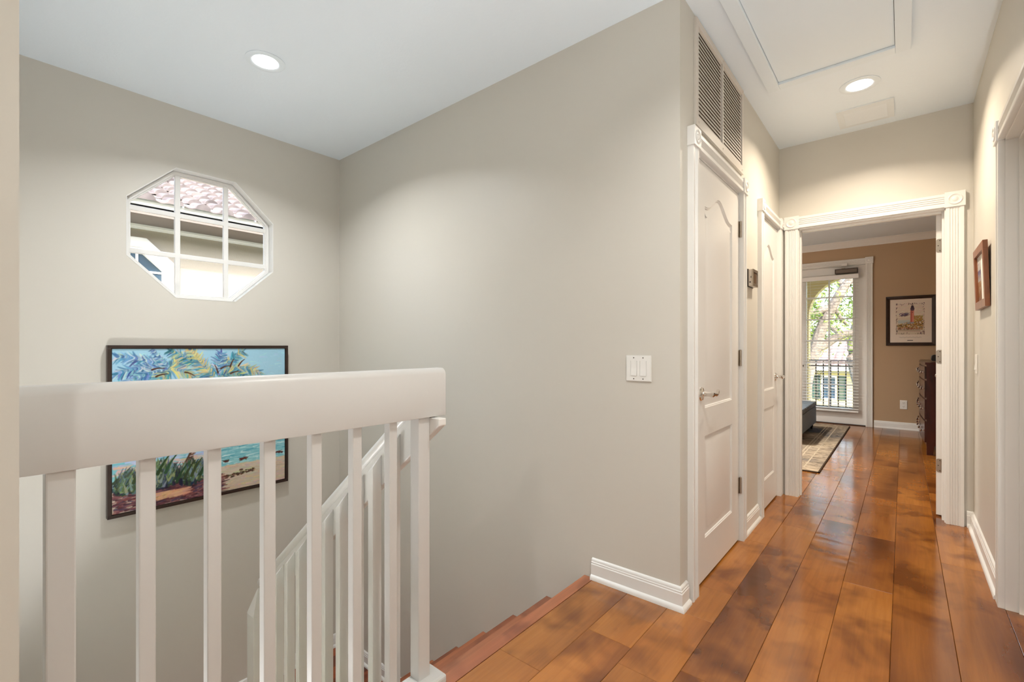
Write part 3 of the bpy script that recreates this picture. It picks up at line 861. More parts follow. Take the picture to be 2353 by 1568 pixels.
# ceiling vent
cv = empty('ceiling_vent', (-0.19, 3.82, H), 'small white louvred air vent in the hall ceiling', 'vent')
vi = (-0.302, -0.080, 3.722, 3.937)
B().panel('Z', H - 0.007, H - 0.0005, -0.338, -0.045, 3.670, 3.968, [vi]).obj('vent_frame', 'ventw', cv)
B().box(vi[0], vi[1], vi[2], vi[3], H - 0.0008, H - 0.0004).obj('dark_duct_sheet', 'slot', cv)  # flat dark sheet standing in for the shade inside the duct
nv = 13; pv = (vi[3] - vi[2]) / nv
for k in range(nv):
    B().prism([(-0.42 * pv, -0.001), (-0.34 * pv, -0.0008), (0.46 * pv, -0.0068), (0.38 * pv, -0.007)], (0, vi[2] + pv * (k + 0.5), H), (0, 1, 0), (0, 0, 1), (1, 0, 0), vi[0], vi[1]).obj('louvre', 'ventw', cv)

# recessed lights
def can(x, y, label, power=CAN_POWER, color=(1.0, 0.93, 0.84), zc=H):
    c = empty('recessed_light', (x, y, zc), label, 'ceiling light')
    B().lathe([(0.097, -0.0005), (0.097, -0.003), (0.090, -0.006), (0.074, -0.0065), (0.066, -0.004), (0.062, -0.0015), (0.062, -0.0004)], (x, y, zc), (0, 0, 1), 40).obj('trim_ring', 'smooth_ceil', c, smooth=True)
    B().lathe([(0.0615, -0.001), (0.0615, -0.0042), (0.05, -0.0052), (0.001, -0.0055)], (x, y, zc), (0, 0, 1), 36).obj('lens', 'led', c, smooth=True)
    ld = bpy.data.lights.new('recessed_light_lamp', 'AREA')
    ld.shape = 'DISK'; ld.size = 0.115; ld.spread = math.radians(138); ld.energy = power; ld.color = color
    lo = bpy.data.objects.new('recessed_light_lamp', ld)
    COL.objects.link(lo); lo.parent = c
    lo.location = (0, 0, -0.0075)
    lo.rotation_euler = (0, 0, 0)
    return c
can(-2.612, 1.05, 'recessed ceiling light over the stairwell', 12.0, (0.96, 0.98, 1.0))
can(-0.196, 3.375, 'recessed ceiling light beside the attic hatch', 12.0, (1.0, 0.85, 0.68))
can(-0.20, 1.15, 'recessed hall ceiling light above the camera', 8.0, (1.0, 0.97, 0.93))
can(-0.40, -1.60, 'added recessed fill light in the hall ceiling behind the camera', 12.0, (1.0, 0.97, 0.93))  # added behind the camera to brighten the hall
can(-1.9, 6.1, 'added recessed fill light in the bedroom ceiling out of view', 28.0, (1.0, 0.95, 0.88))  # added out of view to brighten the bedroom
can(-2.6, 4.9, 'added recessed fill light in the bedroom corner out of view', 24.0, (1.0, 0.95, 0.88))  # likewise added as bedroom fill

def fill_globe_mat(name, st, c):  # glow of the added fill globes
    m, nt, p = new_mat(name)
    p.inputs['Base Color'].default_value = (1, 1, 1, 1)
    p.inputs['Emission Color'].default_value = c
    p.inputs['Emission Strength'].default_value = st
    return m
FILL_GLOBE_W = 19.0
def fill_globe(y, label, st=FILL_GLOBE_W, z=1.62):  # globe light added outside the frame to fill hall and stairwell
    c = empty('fill_globe_light', (XR, y, z), label, 'fill light')
    B().lathe([(0.055, 0.0005), (0.055, 0.012), (0.04, 0.018), (0.012, 0.022), (0.010, 0.07)], (XR, y, z - 0.06), (-1, 0, 0), 20).obj('back_plate', 'nickel', c, smooth=True)
    B().tube([(XR - 0.06, y, z - 0.06), (XR - 0.10, y, z - 0.075), (XR - 0.125, y, z - 0.07)], 0.008, 8).obj('arm', 'nickel', c, smooth=True)
    n = 10
    B().lathe([(0.085 * math.sin(math.pi * k / n) + 0.0005, -0.085 * math.cos(math.pi * k / n)) for k in range(n + 1)], (XR - 0.125, y, z + 0.01), (0, 0, 1), 24).obj('glow_globe', fill_globe_mat('fill_globe_glow', st, (1.0, 0.96, 0.91, 1)), c, smooth=True)
fill_globe(0.82, 'added globe fill light on the right wall beside the camera')
fill_globe(-2.7, 'added globe fill light on the right wall behind the camera')

bl_ = empty('bedroom_fill_lamp', (-3.05, 5.3, 0), 'added globe fill lamp out of view in the left part of the bedroom', 'lamp')  # unseen, added to lift the bedroom ceiling
B().lathe([(0.13, 0.0005), (0.13, 0.018), (0.012, 0.03), (0.012, 1.30)], (-3.05, 5.3, 0), (0, 0, 1), 20).obj('stand', 'nickel', bl_, smooth=True)
B().lathe([(0.12 * math.sin(math.pi * k / 10) + 0.0005, -0.12 * math.cos(math.pi * k / 10)) for k in range(11)], (-3.05, 5.3, 1.42), (0, 0, 1), 24).obj('glow_globe', fill_globe_mat('bedroom_fill_glow', 60.0, (0.90, 0.97, 1.0, 1)), bl_, smooth=True)

# unseen uplight added on the near stairwell wall to brighten the ceiling
ul = empty('fill_uplight', (-1.9, YN, -0.5), 'added slim fill uplight on the unseen near stairwell wall', 'fill light')
B().prism([(0.0005, 0), (0.03, 0.0), (0.065, 0.10), (0.058, 0.10), (0.026, 0.012), (0.0005, 0.012)], (0, YN, -0.6), (0, 1, 0), (0, 0, 1), (1, 0, 0), -2.10, -1.70).obj('bowl', 'nickel', ul)
ld = bpy.data.lights.new('fill_uplight_lamp', 'AREA'); ld.shape = 'RECTANGLE'; ld.size = 0.36; ld.size_y = 0.03; ld.energy = 20.0; ld.color = (0.98, 0.99, 1.0)
lo = bpy.data.objects.new('fill_uplight_lamp', ld); COL.objects.link(lo); lo.parent = ul
lo.location = (0, 0.032, -0.045); lo.rotation_euler = (math.pi - 0.35, 0, 0)

ul2 = empty('fill_uplight', (XR, 0.8, 0.2), 'added slim fill uplight low on the right wall beside the camera', 'fill light')  # added outside the frame to brighten the hall ceiling
B().prism([(-0.0005, 0), (-0.03, 0.0), (-0.065, 0.10), (-0.058, 0.10), (-0.026, 0.012), (-0.0005, 0.012)], (XR, 0, 0.2), (1, 0, 0), (0, 0, 1), (0, 1, 0), 0.6, 1.0).obj('bowl', 'nickel', ul2)
ld = bpy.data.lights.new('fill_uplight_lamp', 'AREA'); ld.shape = 'RECTANGLE'; ld.size = 0.03; ld.size_y = 0.36; ld.energy = 13.0; ld.color = (0.98, 0.99, 1.0)
lo = bpy.data.objects.new('fill_uplight_lamp', ld); COL.objects.link(lo); lo.parent = ul2
lo.location = (-0.034, 0, 0.055); lo.rotation_euler = (math.pi - 0.25, 0.0, 0)

# ------------------------------------------------------------------ painted pictures
def canvas_mesh(name, img, P0, U, V, mat, parent, label=None):
    """img: rows bottom-up, colours sRGB 0..1; point-coloured grid at P0 spanned by U, V (world)"""
    h, w, _ = img.shape
    P0, U, V = np.array(P0), np.array(U), np.array(V)
    q = parent
    while q.parent is not None: q = q.parent
    o0 = np.array(ORG[q])
    uu, vv = np.meshgrid(np.linspace(0, 1, w), np.linspace(0, 1, h))
    co = P0 + uu[..., None] * U + vv[..., None] * V - o0
    me = bpy.data.meshes.new(name)
    me.vertices.add(h * w); me.vertices.foreach_set('co', co.astype(np.float32).ravel())
    i = (np.arange(h - 1)[:, None] * w + np.arange(w - 1)[None, :]).ravel()
    quads = np.stack([i, i + 1, i + 1 + w, i + w], 1).astype(np.int32)
    nf = len(quads)
    me.loops.add(nf * 4); me.loops.foreach_set('vertex_index', quads.ravel())
    me.polygons.add(nf); me.polygons.foreach_set('loop_start', np.arange(0, nf * 4, 4, dtype=np.int32))
    me.update(calc_edges=True)
    at = me.color_attributes.new('Col', 'FLOAT_COLOR', 'POINT')
    l = np.where(img <= 0.04045, img / 12.92, ((np.clip(img, 0, 1) + 0.055) / 1.055) ** 2.4)
    at.data.foreach_set('color', np.concatenate([l, np.ones((h, w, 1))], 2).astype(np.float32).ravel())
    me.materials.append(M[mat])
    o = bpy.data.objects.new(name, me); COL.objects.link(o); o.parent = parent
    if label: o['label'] = label
    return o

class Paint:
    def __init__(s, w, h, bg):
        s.w, s.h = w, h
        s.a = np.ones((h, w, 3)) * np.array(bg) / 255.0
        s.yy, s.xx = np.mgrid[0:h, 0:w]
        s.xx = s.xx / (w - 1); s.yy = s.yy / (h - 1)
    def stroke(s, p0, p1, wd, c, al=0.95, taper=True):
        (x0, y0), (x1, y1) = p0, p1
        m = wd + 0.01
        i0, i1 = int(max(0, (min(y0, y1) - m) * s.h)), int(min(s.h, (max(y0, y1) + m) * s.h + 1))
        j0, j1 = int(max(0, (min(x0, x1) - m) * s.w)), int(min(s.w, (max(x0, x1) + m) * s.w + 1))
        if i0 >= i1 or j0 >= j1: return
        X, Y = s.xx[i0:i1, j0:j1], s.yy[i0:i1, j0:j1]
        dx, dy = x1 - x0, y1 - y0
        L = dx * dx + dy * dy + 1e-9
        t = np.clip(((X - x0) * dx + (Y - y0) * dy) / L, 0, 1)
        d = np.hypot(X - x0 - t * dx, Y - y0 - t * dy)
        ww = wd * (1 - 0.75 * t) if taper else wd
        k = np.clip((ww - d) * s.w + 0.5, 0, 1)[..., None] * al
        s.a[i0:i1, j0:j1] = s.a[i0:i1, j0:j1] * (1 - k) + np.array(c) / 255.0 * k
    def curve(s, pts, wd, c, al=0.95, n=10):
        P = [np.array(p, float) for p in pts]
        def at(t):
            Q = P
            while len(Q) > 1: Q = [Q[i] * (1 - t) + Q[i + 1] * t for i in range(len(Q) - 1)]
            return Q[0]
        for k in range(n):
            a, b = at(k / n), at((k + 1) / n)
            s.stroke(a, b, wd * (1 - 0.7 * k / n), c, al, False)
        return at
    def field(s, y0, y1, c0, c1, x0=0, x1=1):
        m = (s.yy >= y0) & (s.yy <= y1) & (s.xx >= x0) & (s.xx <= x1)
        t = ((s.yy - y0) / (y1 - y0))[m][:, None]
        s.a[m] = (np.array(c0) * (1 - t) + np.array(c1) * t) / 255.0

R_ = random.Random(5)
def jit(c, d=14): return tuple(max(0, min(255, x + R_.uniform(-d, d))) for x in c)

def palm_painting():
    p = Paint(300, 300, (150, 196, 214))
    p.field(0.30, 1.0, (172, 210, 226), (156, 200, 220))
    for _ in range(500):                                   # sky brushwork
        x, y = R_.random(), R_.uniform(0.3, 1); a = R_.uniform(-0.4, 0.4); l = R_.uniform(0.01, 0.05)
        p.stroke((x, y), (x + l * math.cos(a), y + l * math.sin(a)), R_.uniform(0.002, 0.006), jit((166, 206, 222), 14), 0.6)
    p.field(0.17, 0.32, (140, 196, 200), (112, 182, 196))
    for _ in range(420):                                   # surf
        x, y = R_.uniform(0.3, 1), R_.uniform(0.17, 0.32); l = R_.uniform(0.02, 0.09)
        p.stroke((x, y), (x + l, y - R_.uniform(-0.012, 0.012)), R_.uniform(0.002, 0.006), R_.choice([(206, 228, 228), (122, 186, 196), (92, 164, 182), (168, 212, 214)]), 0.8)
    p.field(0.0, 0.175, (186, 168, 150), (206, 192, 172))
    for _ in range(520):                                   # sand
        x, y = R_.uniform(0.2, 1), R_.uniform(0, 0.18); l = R_.uniform(0.02, 0.08)
        p.stroke((x, y), (x + l, y + R_.uniform(-0.01, 0.01)), R_.uniform(0.002, 0.006), jit((196, 178, 156), 20), 0.7)
    for _ in range(60):
        x = R_.uniform(0.58, 0.78); y = 0.095 + (x - 0.58) * 0.12 + R_.uniform(-0.012, 0.012)
        p.stroke((x, y), (x + 0.014, y), R_.uniform(0.002, 0.006), jit((72, 52, 40), 14))
    for (x, y, s_) in ((0.605, 0.208, 1.0), (0.715, 0.205, 1.3), (0.96, 0.21, 1.2), (0.70, 0.13, 0.5)):
        for _ in range(14):
            p.stroke((x + R_.uniform(-.02, .02) * s_, y + R_.uniform(-.006, .006) * s_), (x + R_.uniform(-.025, .025) * s_, y + R_.uniform(0, .012) * s_), 0.004, jit((78, 52, 40), 20))
    for _ in range(300):                                   # peach beach and lilac water on the left
        x, y = R_.uniform(0.0, 0.52), R_.uniform(0.2, 0.36); l = R_.uniform(0.02, 0.07)
        c = (214, 184, 170) if y < 0.28 else (170, 190, 216)
        p.stroke((x, y), (x + l, y + R_.uniform(-0.01, 0.01)), R_.uniform(0.004, 0.009), jit(c, 18), 0.85)
    for _ in range(650):                                   # plum earth
        x = R_.uniform(0, 0.56); y = R_.uniform(0, 0.14 - 0.05 * x); l = R_.uniform(0.02, 0.07)
        p.stroke((x, y), (x + l, y + R_.uniform(-0.012, 0.016)), R_.uniform(0.003, 0.008), R_.choice([(112, 62, 70), (82, 44, 52), (58, 36, 44), (140, 92, 92), (70, 58, 84), (128, 70, 66)]), 0.85)
    for _ in range(70):
        x, y = R_.uniform(0.2, 0.36), R_.uniform(0.035, 0.075)
        p.stroke((x, y), (x + 0.05, y + 0.006), 0.006, jit((208, 160, 126), 14), 0.85)
    p.curve([(0.33, 0.17), (0.39, 0.25), (0.425, 0.34), (0.5, 0.62), (0.56, 0.80)], 0.017, (84, 58, 44), 1.0, 26)
    for _ in range(60):
        t = R_.random(); x, y = 0.36 + 0.075 * t, 0.2 + 0.14 * t
        p.stroke((x - 0.012, y), (x + 0.012, y + 0.006), 0.003, jit(R_.choice([(52, 34, 26), (150, 116, 92), (196, 190, 190)]), 10), 0.8)
    def bush(cx, cy, rx, ry, n, cols, lean=0.35):
        for _ in range(n):
            a = R_.random() * 6.283; r = math.sqrt(R_.random())
            x, y = cx + rx * r * math.cos(a), cy + ry * r * math.sin(a)
            th_ = math.pi / 2 + R_.uniform(-1.0, 0.5) * lean * 2; l = R_.uniform(0.02, 0.06)
            p.stroke((x, y), (x + l * math.cos(th_), y + l * math.sin(th_)), R_.uniform(0.003, 0.008), jit(R_.choice(cols), 10), 0.9)
    dk = [(28, 34, 44), (38, 52, 48), (52, 74, 56), (34, 44, 66)]
    gn = [(62, 82, 58), (96, 116, 76), (140, 152, 108), (84, 110, 110), (46, 62, 50), (120, 140, 150), (70, 86, 110)]
    bush(0.08, 0.15, 0.09, 0.05, 240, dk); bush(0.09, 0.17, 0.09, 0.07, 240, gn)
    bush(0.25, 0.16, 0.10, 0.06, 260, dk); bush(0.24, 0.19, 0.07, 0.08, 200, gn)
    bush(0.40, 0.15, 0.09, 0.06, 240, dk); bush(0.42, 0.17, 0.08, 0.06, 190, gn)
    for (x, y) in ((0.10, 0.17), (0.13, 0.16), (0.22, 0.2), (0.26, 0.2), (0.32, 0.13), (0.36, 0.14), (0.40, 0.15), (0.45, 0.15)):
        p.curve([(x, y), (x + 0.02, y + 0.06), (x + 0.06, y + 0.11)], 0.009, jit((48, 70, 40), 10), 1.0, 8)
    # palm fronds
    def frond(pts, cols, L=0.085, n=58, rib=(58, 84, 110)):
        at = p.curve(pts, 0.006, rib, 0.9, 12)
        for k in range(n):
            t = (k + R_.random()) / n
            a, b = at(t), at(min(1, t + 0.02)); d = b - a; d /= (np.linalg.norm(d) + 1e-6)
            for sd in (1, -1):
                ang = sd * R_.uniform(0.2, 1.1); ca, sa = math.cos(ang), math.sin(ang)
                v = np.array([d[0] * ca - d[1] * sa, d[0] * sa + d[1] * ca]) * L * R_.uniform(0.5, 1.05) * (1 - 0.45 * t)
                v[1] -= 0.012
                p.stroke(a, a + v, R_.uniform(0.004, 0.010), jit(R_.choice(cols), 16), 0.85)
    bl = [(62, 116, 158), (92, 156, 186), (126, 168, 206), (60, 84, 140), (196, 210, 214), (150, 182, 190), (110, 140, 190)]
    yl = [(206, 190, 120), (224, 208, 140), (92, 156, 186), (70, 122, 152), (180, 172, 120), (150, 182, 190)]
    tl = [(52, 122, 150), (76, 150, 174), (44, 88, 120), (120, 176, 186), (206, 196, 130), (150, 160, 150)]
    frond([(0.28, 0.87), (0.14, 0.95), (0.02, 0.955)], bl); frond([(0.28, 0.867), (0.13, 0.90), (0.02, 0.85)], bl)
    frond([(0.28, 0.865), (0.16, 0.86), (0.03, 0.77)], bl); frond([(0.29, 0.86), (0.22, 0.80), (0.10, 0.70)], tl)
    frond([(0.28, 0.87), (0.24, 0.93), (0.19, 1.0)], bl, 0.04); frond([(0.28, 0.87), (0.34, 0.94), (0.41, 0.97)], yl)
    frond([(0.28, 0.867), (0.37, 0.87), (0.45, 0.78)], yl); frond([(0.53, 0.80), (0.44, 0.92), (0.28, 0.99)], tl)
    frond([(0.53, 0.80), (0.45, 0.92), (0.39, 1.0)], yl); frond([(0.56, 0.81), (0.61, 0.92), (0.71, 0.98)], tl)
    frond([(0.56, 0.82), (0.55, 0.9), (0.575, 0.97)], bl); frond([(0.57, 0.805), (0.70, 0.93), (0.85, 0.80)], yl)
    frond([(0.57, 0.80), (0.66, 0.86), (0.78, 0.76)], tl); frond([(0.56, 0.80), (0.60, 0.7), (0.66, 0.6)], tl); frond([(0.53, 0.80), (0.46, 0.72), (0.40, 0.62)], bl)
    for (x, y, a) in ((0.24, 0.83, 0.25), (0.39, 0.83, -0.5), (0.545, 0.86, 1.9), (0.60, 0.87, 0.3), (0.66, 0.83, 0.2), (0.22, 0.87, 0.1), (0.64, 0.90, 1.2), (0.70, 0.90, 0.9)):
        p.curve([(x - 0.03 * math.cos(a), y - 0.03 * math.sin(a)), (x, y + 0.012), (x + 0.035 * math.cos(a), y + 0.03 * math.sin(a))], 0.005, (78, 44, 26), 1.0, 8)
    return np.clip(p.a, 0, 1)

pt = empty('palm_painting', (XO, 1.05, 0.14), 'beach painting of blue palm trees in a thin dark frame', 'painting')
py0, py1, pz0, pz1 = 0.540, 1.563, 0.137, 1.141
ft = 0.018; xd = 0.042
for (a, c, e, f_) in ((py0, py1, pz0, pz0 + ft), (py0, py1, pz1 - ft, pz1), (py0, py0 + ft, pz0 + ft, pz1 - ft), (py1 - ft, py1, pz0 + ft, pz1 - ft)):
    B().box(XO + 0.001, XO + xd, a, c, e, f_).obj('frame_rail', 'frame_dark', pt, bevel=0.0015)
B().box(XO + 0.001, XO + 0.030, py0 + ft, py1 - ft, pz0 + ft, pz1 - ft).obj('backing', 'frame_dark', pt)
canvas_mesh('canvas', palm_painting(), (XO + 0.034, py0 + ft + 0.004, pz0 + ft + 0.004), (0, py1 - py0 - 2 * ft - 0.008, 0), (0, 0, pz1 - pz0 - 2 * ft - 0.008), 'canvas', pt)

def lighthouse_print():
    p = Paint(170, 175, (214, 200, 186))
    p.field(0, 1, (206, 192, 170), (222, 208, 192))
    for _ in range(160):
        x, y = R_.random(), R_.uniform(0.55, 1); p.stroke((x, y), (x + 0.1, y + R_.uniform(-.02, .02)), 0.012, jit((226, 214, 200), 10), 0.6)
    for _ in range(26):
        x, y = R_.uniform(0.12, 0.42), 0.62 + R_.uniform(-.04, .05); p.stroke((x, y), (x + 0.12, y + 0.04), 0.012, jit((92, 76, 96), 16), 0.8)
    p.field(0.36, 0.46, (176, 186, 184), (190, 196, 190), 0.08, 0.5)
    for _ in range(520):
        x, y = R_.uniform(0.06, 0.94), R_.uniform(0.16, 0.5)
        if y > 0.3 + 0.2 * x: continue
        p.stroke((x, y), (x + R_.uniform(-.05, .06), y + R_.uniform(-.01, .03)), R_.uniform(0.008, 0.02), jit(R_.choice([(176, 126, 62), (128, 106, 60), (206, 164, 92), (96, 84, 56), (150, 92, 48)]), 14), 0.8)
    for _ in range(60):
        x, y = R_.uniform(0.62, 0.92), R_.uniform(0.42, 0.58); p.stroke((x, y), (x + .03, y + .02), 0.02, jit((170, 140, 80), 20), 0.8)
    p.stroke((0.57, 0.42), (0.575, 0.80), 0.062, (188, 104, 92), 1.0, False); p.stroke((0.60, 0.42), (0.60, 0.78), 0.03, (214, 140, 122), 1.0, False)
    p.stroke((0.57, 0.81), (0.59, 0.81), 0.062, (90, 74, 84), 1.0, False); p.stroke((0.58, 0.86), (0.58, 0.93), 0.045, (206, 190, 170), 1.0, False)
    p.stroke((0.58, 0.86), (0.58, 0.87), 0.05, (70, 58, 70), 1.0, False); p.stroke((0.58, 0.95), (0.58, 0.985), 0.012, (70, 58, 70), 1.0, False)
    p.stroke((0.575, 0.70), (0.58, 0.70), 0.012, (70, 52, 60), 1.0, False)
    p.stroke((0.40, 0.36), (0.62, 0.38), 0.02, (150, 158, 170), 0.9, False)
    for _ in range(120):                                   # scrolled border
        s_ = R_.randrange(4); t = R_.random(); o_ = R_.uniform(0.01, 0.05)
        x, y = [(t, o_), (t, 1 - o_), (o_, t), (1 - o_, t)][s_]
        p.stroke((x, y), (x + R_.uniform(-.05, .05), y + R_.uniform(-.05, .05)), R_.uniform(0.006, 0.014), jit(R_.choice([(92, 66, 78), (150, 128, 120), (70, 50, 64)]), 12), 0.75)
    for k in range(5): p.stroke((0.1, 0.12 + 0.02 * k), (0.85, 0.10 + 0.022 * k), 0.006, jit((140, 108, 96), 20), 0.7, False)
    return np.clip(p.a, 0, 1)

lp = empty('lighthouse_picture', (0.07, YF, 1.148), 'framed lighthouse print in a wide mat on the bedroom wall', 'picture')
lx0, lx1, lz0, lz1 = -0.186, 0.330, 1.150, 1.825
fw = 0.043
prf = [(0, 0.002), (fw, 0.002), (fw, 0.012), (fw * 0.75, 0.020), (fw * 0.4, 0.024), (0.004, 0.026), (0, 0.022)]
def frame_side(root, mat, ax, a0, a1, c, sgn):
    """mitred member; ax 'X' horizontal, 'Z' vertical; c = outer coordinate; sgn = inward"""
    vs = []
    for (end, s2_) in ((a0, 1), (a1, -1)):
        for d, h in prf:
            t = end + s2_ * d
            vs.append((t, YF - h, c + sgn * d) if ax == 'X' else (c + sgn * d, YF - h, t))
    n = len(prf)
    fs = [(k, (k + 1) % n, n + (k + 1) % n, n + k) for k in range(n)] + [tuple(range(n)), tuple(range(n, 2 * n))[::-1]]
    B().add(vs, fs).obj('frame_rail', mat, root)
frame_side(lp, 'frame_dark', 'X', lx0, lx1, lz0, 1); frame_side(lp, 'frame_dark', 'X', lx0, lx1, lz1, -1)
frame_side(lp, 'frame_dark', 'Z', lz0, lz1, lx0, 1); frame_side(lp, 'frame_dark', 'Z', lz0, lz1, lx1, -1)
B().box(lx0 + 0.02, lx1 - 0.02, YF - 0.008, YF - 0.001, lz0 + 0.02, lz1 - 0.02).obj('mat', 'mat', lp)
canvas_mesh('print', lighthouse_print(), (lx0 + 0.106, YF - 0.0085, 1.300), (0.298, 0, 0), (0, 0, 0.430), 'print', lp)
# handwritten line and small caption under the print
wr = B()
xx = lx0 + 0.14
pts = []
for k in range(70):
    t = k / 69
    pts.append((xx + 0.23 * t, YF - 0.0092, 1.262 + 0.006 * math.sin(k * 1.7) + 0.004 * math.sin(k * 0.6)))
wr.tube(pts, 0.0012, 4).obj('handwriting', paint('ink_grey', rgb(150, 142, 136), 0.7), lp)
B().box(lx0 + 0.225, lx0 + 0.285, YF - 0.0088, YF - 0.0079, 1.216, 1.226).obj('caption', paint('ink_dark', rgb(88, 80, 78), 0.7), lp)

# small wooden frame on the right wall, leaning out at the top
rfm = empty('picture_frame', (XR, 3.52, 1.338), 'small walnut wood picture frame with white mat on the right wall', 'picture')
fy0, fy1, fz0, fz1 = 3.318, 3.735, 1.338, 1.672
fx0, fx1 = XR - 0.021, XR - 0.002
for (a, c, e, f_) in ((fy0, fy1, fz0, fz0 + 0.042), (fy0, fy1, fz1 - 0.042, fz1), (fy0, fy0 + 0.042, fz0 + 0.042, fz1 - 0.042), (fy1 - 0.042, fy1, fz0 + 0.042, fz1 - 0.042)):
    B().box(fx0, fx1, a, c, e, f_).obj('frame_rail', 'walnut', rfm, bevel=0.001)
B().box(fx1 - 0.006, fx1 - 0.001, fy0 + 0.03, fy1 - 0.03, fz0 + 0.03, fz1 - 0.03).obj('mat', 'matw', rfm)
def small_print():
    p = Paint(60, 80, (196, 190, 180))
    p.field(0.0, 0.45, (120, 78, 44), (150, 110, 70)); p.field(0.45, 0.7, (176, 172, 168), (96, 88, 120)); p.field(0.7, 1, (170, 168, 166), (206, 202, 196))
    for _ in range(120):
        x, y = R_.random(), R_.random(); p.stroke((x, y), (x + .1, y + .03), 0.02, jit(R_.choice([(140, 100, 66), (98, 88, 124), (200, 190, 180)]), 16), 0.5)
    return np.clip(p.a, 0, 1)
canvas_mesh('print', small_print(), (fx1 - 0.0066, 3.69, fz0 + 0.048), (0, -0.13, 0), (0, 0, 0.238), 'print', rfm)
rfm.rotation_euler = (0, math.radians(-1.7), 0)

# ------------------------------------------------------------------ bedroom
# glazed door
gd = empty('door_5', ((GD[0] + GD[1]) / 2, YF, 0), 'white glazed bedroom door with twelve panes onto the balcony', 'door', kind='structure')
gx0, gx1, gz0, gz1 = -1.135, -0.557, 0.235, 2.140
B().panel('Y', YF + 0.020, YF + 0.062, GD[0] + 0.003, GD[1] - 0.003, 0.014, 2.308, [(gx0, gx1, gz0, gz1)]).obj('slab', 'trim', gd)
B().panel('Y', YF + 0.014, YF + 0.068, gx0 - 0.022, gx1 + 0.022, gz0 - 0.022, gz1 + 0.022, [(gx0 + 0.004, gx1 - 0.004, gz0 + 0.004, gz1 - 0.004)]).obj('glazing_frame', 'trim', gd, bevel=0.002)
gxm = (gx0 + gx1) / 2
B().box(gxm - 0.011, gxm + 0.011, YF + 0.030, YF + 0.052, gz0, gz1).obj('muntin', 'ext_white', gd)
rows = [gz0] + [1.868 - 0.323 * k for k in range(5)][::-1] + [gz1]
for z in rows[1:-1]: B().box(gx0, gx1, YF + 0.031, YF + 0.051, z - 0.010, z + 0.010).obj('muntin', 'ext_white', gd)
for i in range(len(rows) - 1):
    for (a, c) in ((gx0, gxm), (gxm, gx1)):
        B().box(a, c, YF + 0.039, YF + 0.043, rows[i], rows[i + 1]).obj('pane', 'glass', gd)
B().box(GD[0], GD[1], YF - 0.002, YF + 0.15, -0.019, 0.010).obj('threshold', 'frame_dark', gd)

# blind on the door
bl = empty('window_blind', (-0.84, YF, 0.2), 'white horizontal slat blind hanging on the glazed bedroom door', 'blind')
bx0, bx1 = -1.205, -0.487
B().box(bx0, bx1, YF - 0.060, YF - 0.014, 2.118, 2.182).obj('valance', 'blind', bl, bevel=0.004)
nb_ = 44
for k in range(nb_):
    z = 0.235 + k * (2.095 - 0.235) / (nb_ - 1)
    tilt = 0.10
    w = 0.022
    B().prism([(-w, -w * tilt), (0, 0.0022), (w, w * tilt), (w, w * tilt + 0.0022), (0, 0.0044), (-w, -w * tilt + 0.0022)], (0, YF - 0.036, z), (0, 1, 0), (0, 0, 1), (1, 0, 0), bx0 + 0.004, bx1 - 0.004).obj('slat', 'blind', bl)
B().box(bx0 + 0.003, bx1 - 0.003, YF - 0.058, YF - 0.014, 0.190, 0.212).obj('bottom_rail', 'blind', bl, bevel=0.003)
for x in (-1.075, -0.84, -0.605):
    B().box(x - 0.0012, x + 0.0012, YF - 0.0375, YF - 0.0350, 0.21, 2.12).obj('ladder_cord', 'blind', bl)
B().tube([(-1.165, YF - 0.065, 2.12), (-1.165, YF - 0.066, 1.5), (-1.163, YF - 0.066, 0.86)], 0.0015, 5).obj('lift_cord', 'blind', bl)
B().lathe([(0.003, 0), (0.006, 0.01), (0.007, 0.028), (0.003, 0.034)], (-1.163, YF - 0.066, 0.828), (0, 0, 1), 8).obj('cord_tassel', 'slot', bl)
B().box(-0.583, -0.573, YF - 0.065, YF - 0.058, 1.99, 2.035).obj('cord_lock', 'black', bl)

# door closer
dc = empty('door_closer', (-0.63, YF, 2.2), 'grey door closer with folding arm above the blind', 'door closer')
B().box(-0.765, -0.497, YF - 0.072, YF - 0.020 + 0.038, 2.196, 2.262).obj('body', paint('closer_bronze', rgb(120, 108, 98), 0.4, 0.5, metal=0.4), dc, bevel=0.010, seg=3)
B().panel('Y', YF - 0.0745, YF - 0.0715, -0.767, -0.495, 2.194, 2.264, [(-0.756, -0.506, 2.206, 2.252)]).obj('body_rim', 'slot', dc, bevel=0.001)
B().box(-0.69, -0.645, YF - 0.052, YF - 0.012, 2.262, 2.276).obj('spindle', 'nickel', dc, bevel=0.003)
ar = B().tube([(-0.665, YF - 0.035, 2.281), (-0.78, YF - 0.075, 2.288), (-0.92, YF - 0.11, 2.290)], [0.009, 0.008, 0.007], 8, 0.5).obj('main_arm', 'trim', dc, smooth=True)
B().tube([(-0.92, YF - 0.11, 2.298), (-0.80, YF - 0.09, 2.304), (-0.67, YF - 0.05, 2.312)], [0.007, 0.007, 0.008], 8, 0.5).obj('fore_arm', 'trim', dc, smooth=True)
B().box(-0.69, -0.62, YF - 0.060, YF - 0.022, 2.305, 2.345).obj('arm_bracket', 'trim', dc, bevel=0.003)

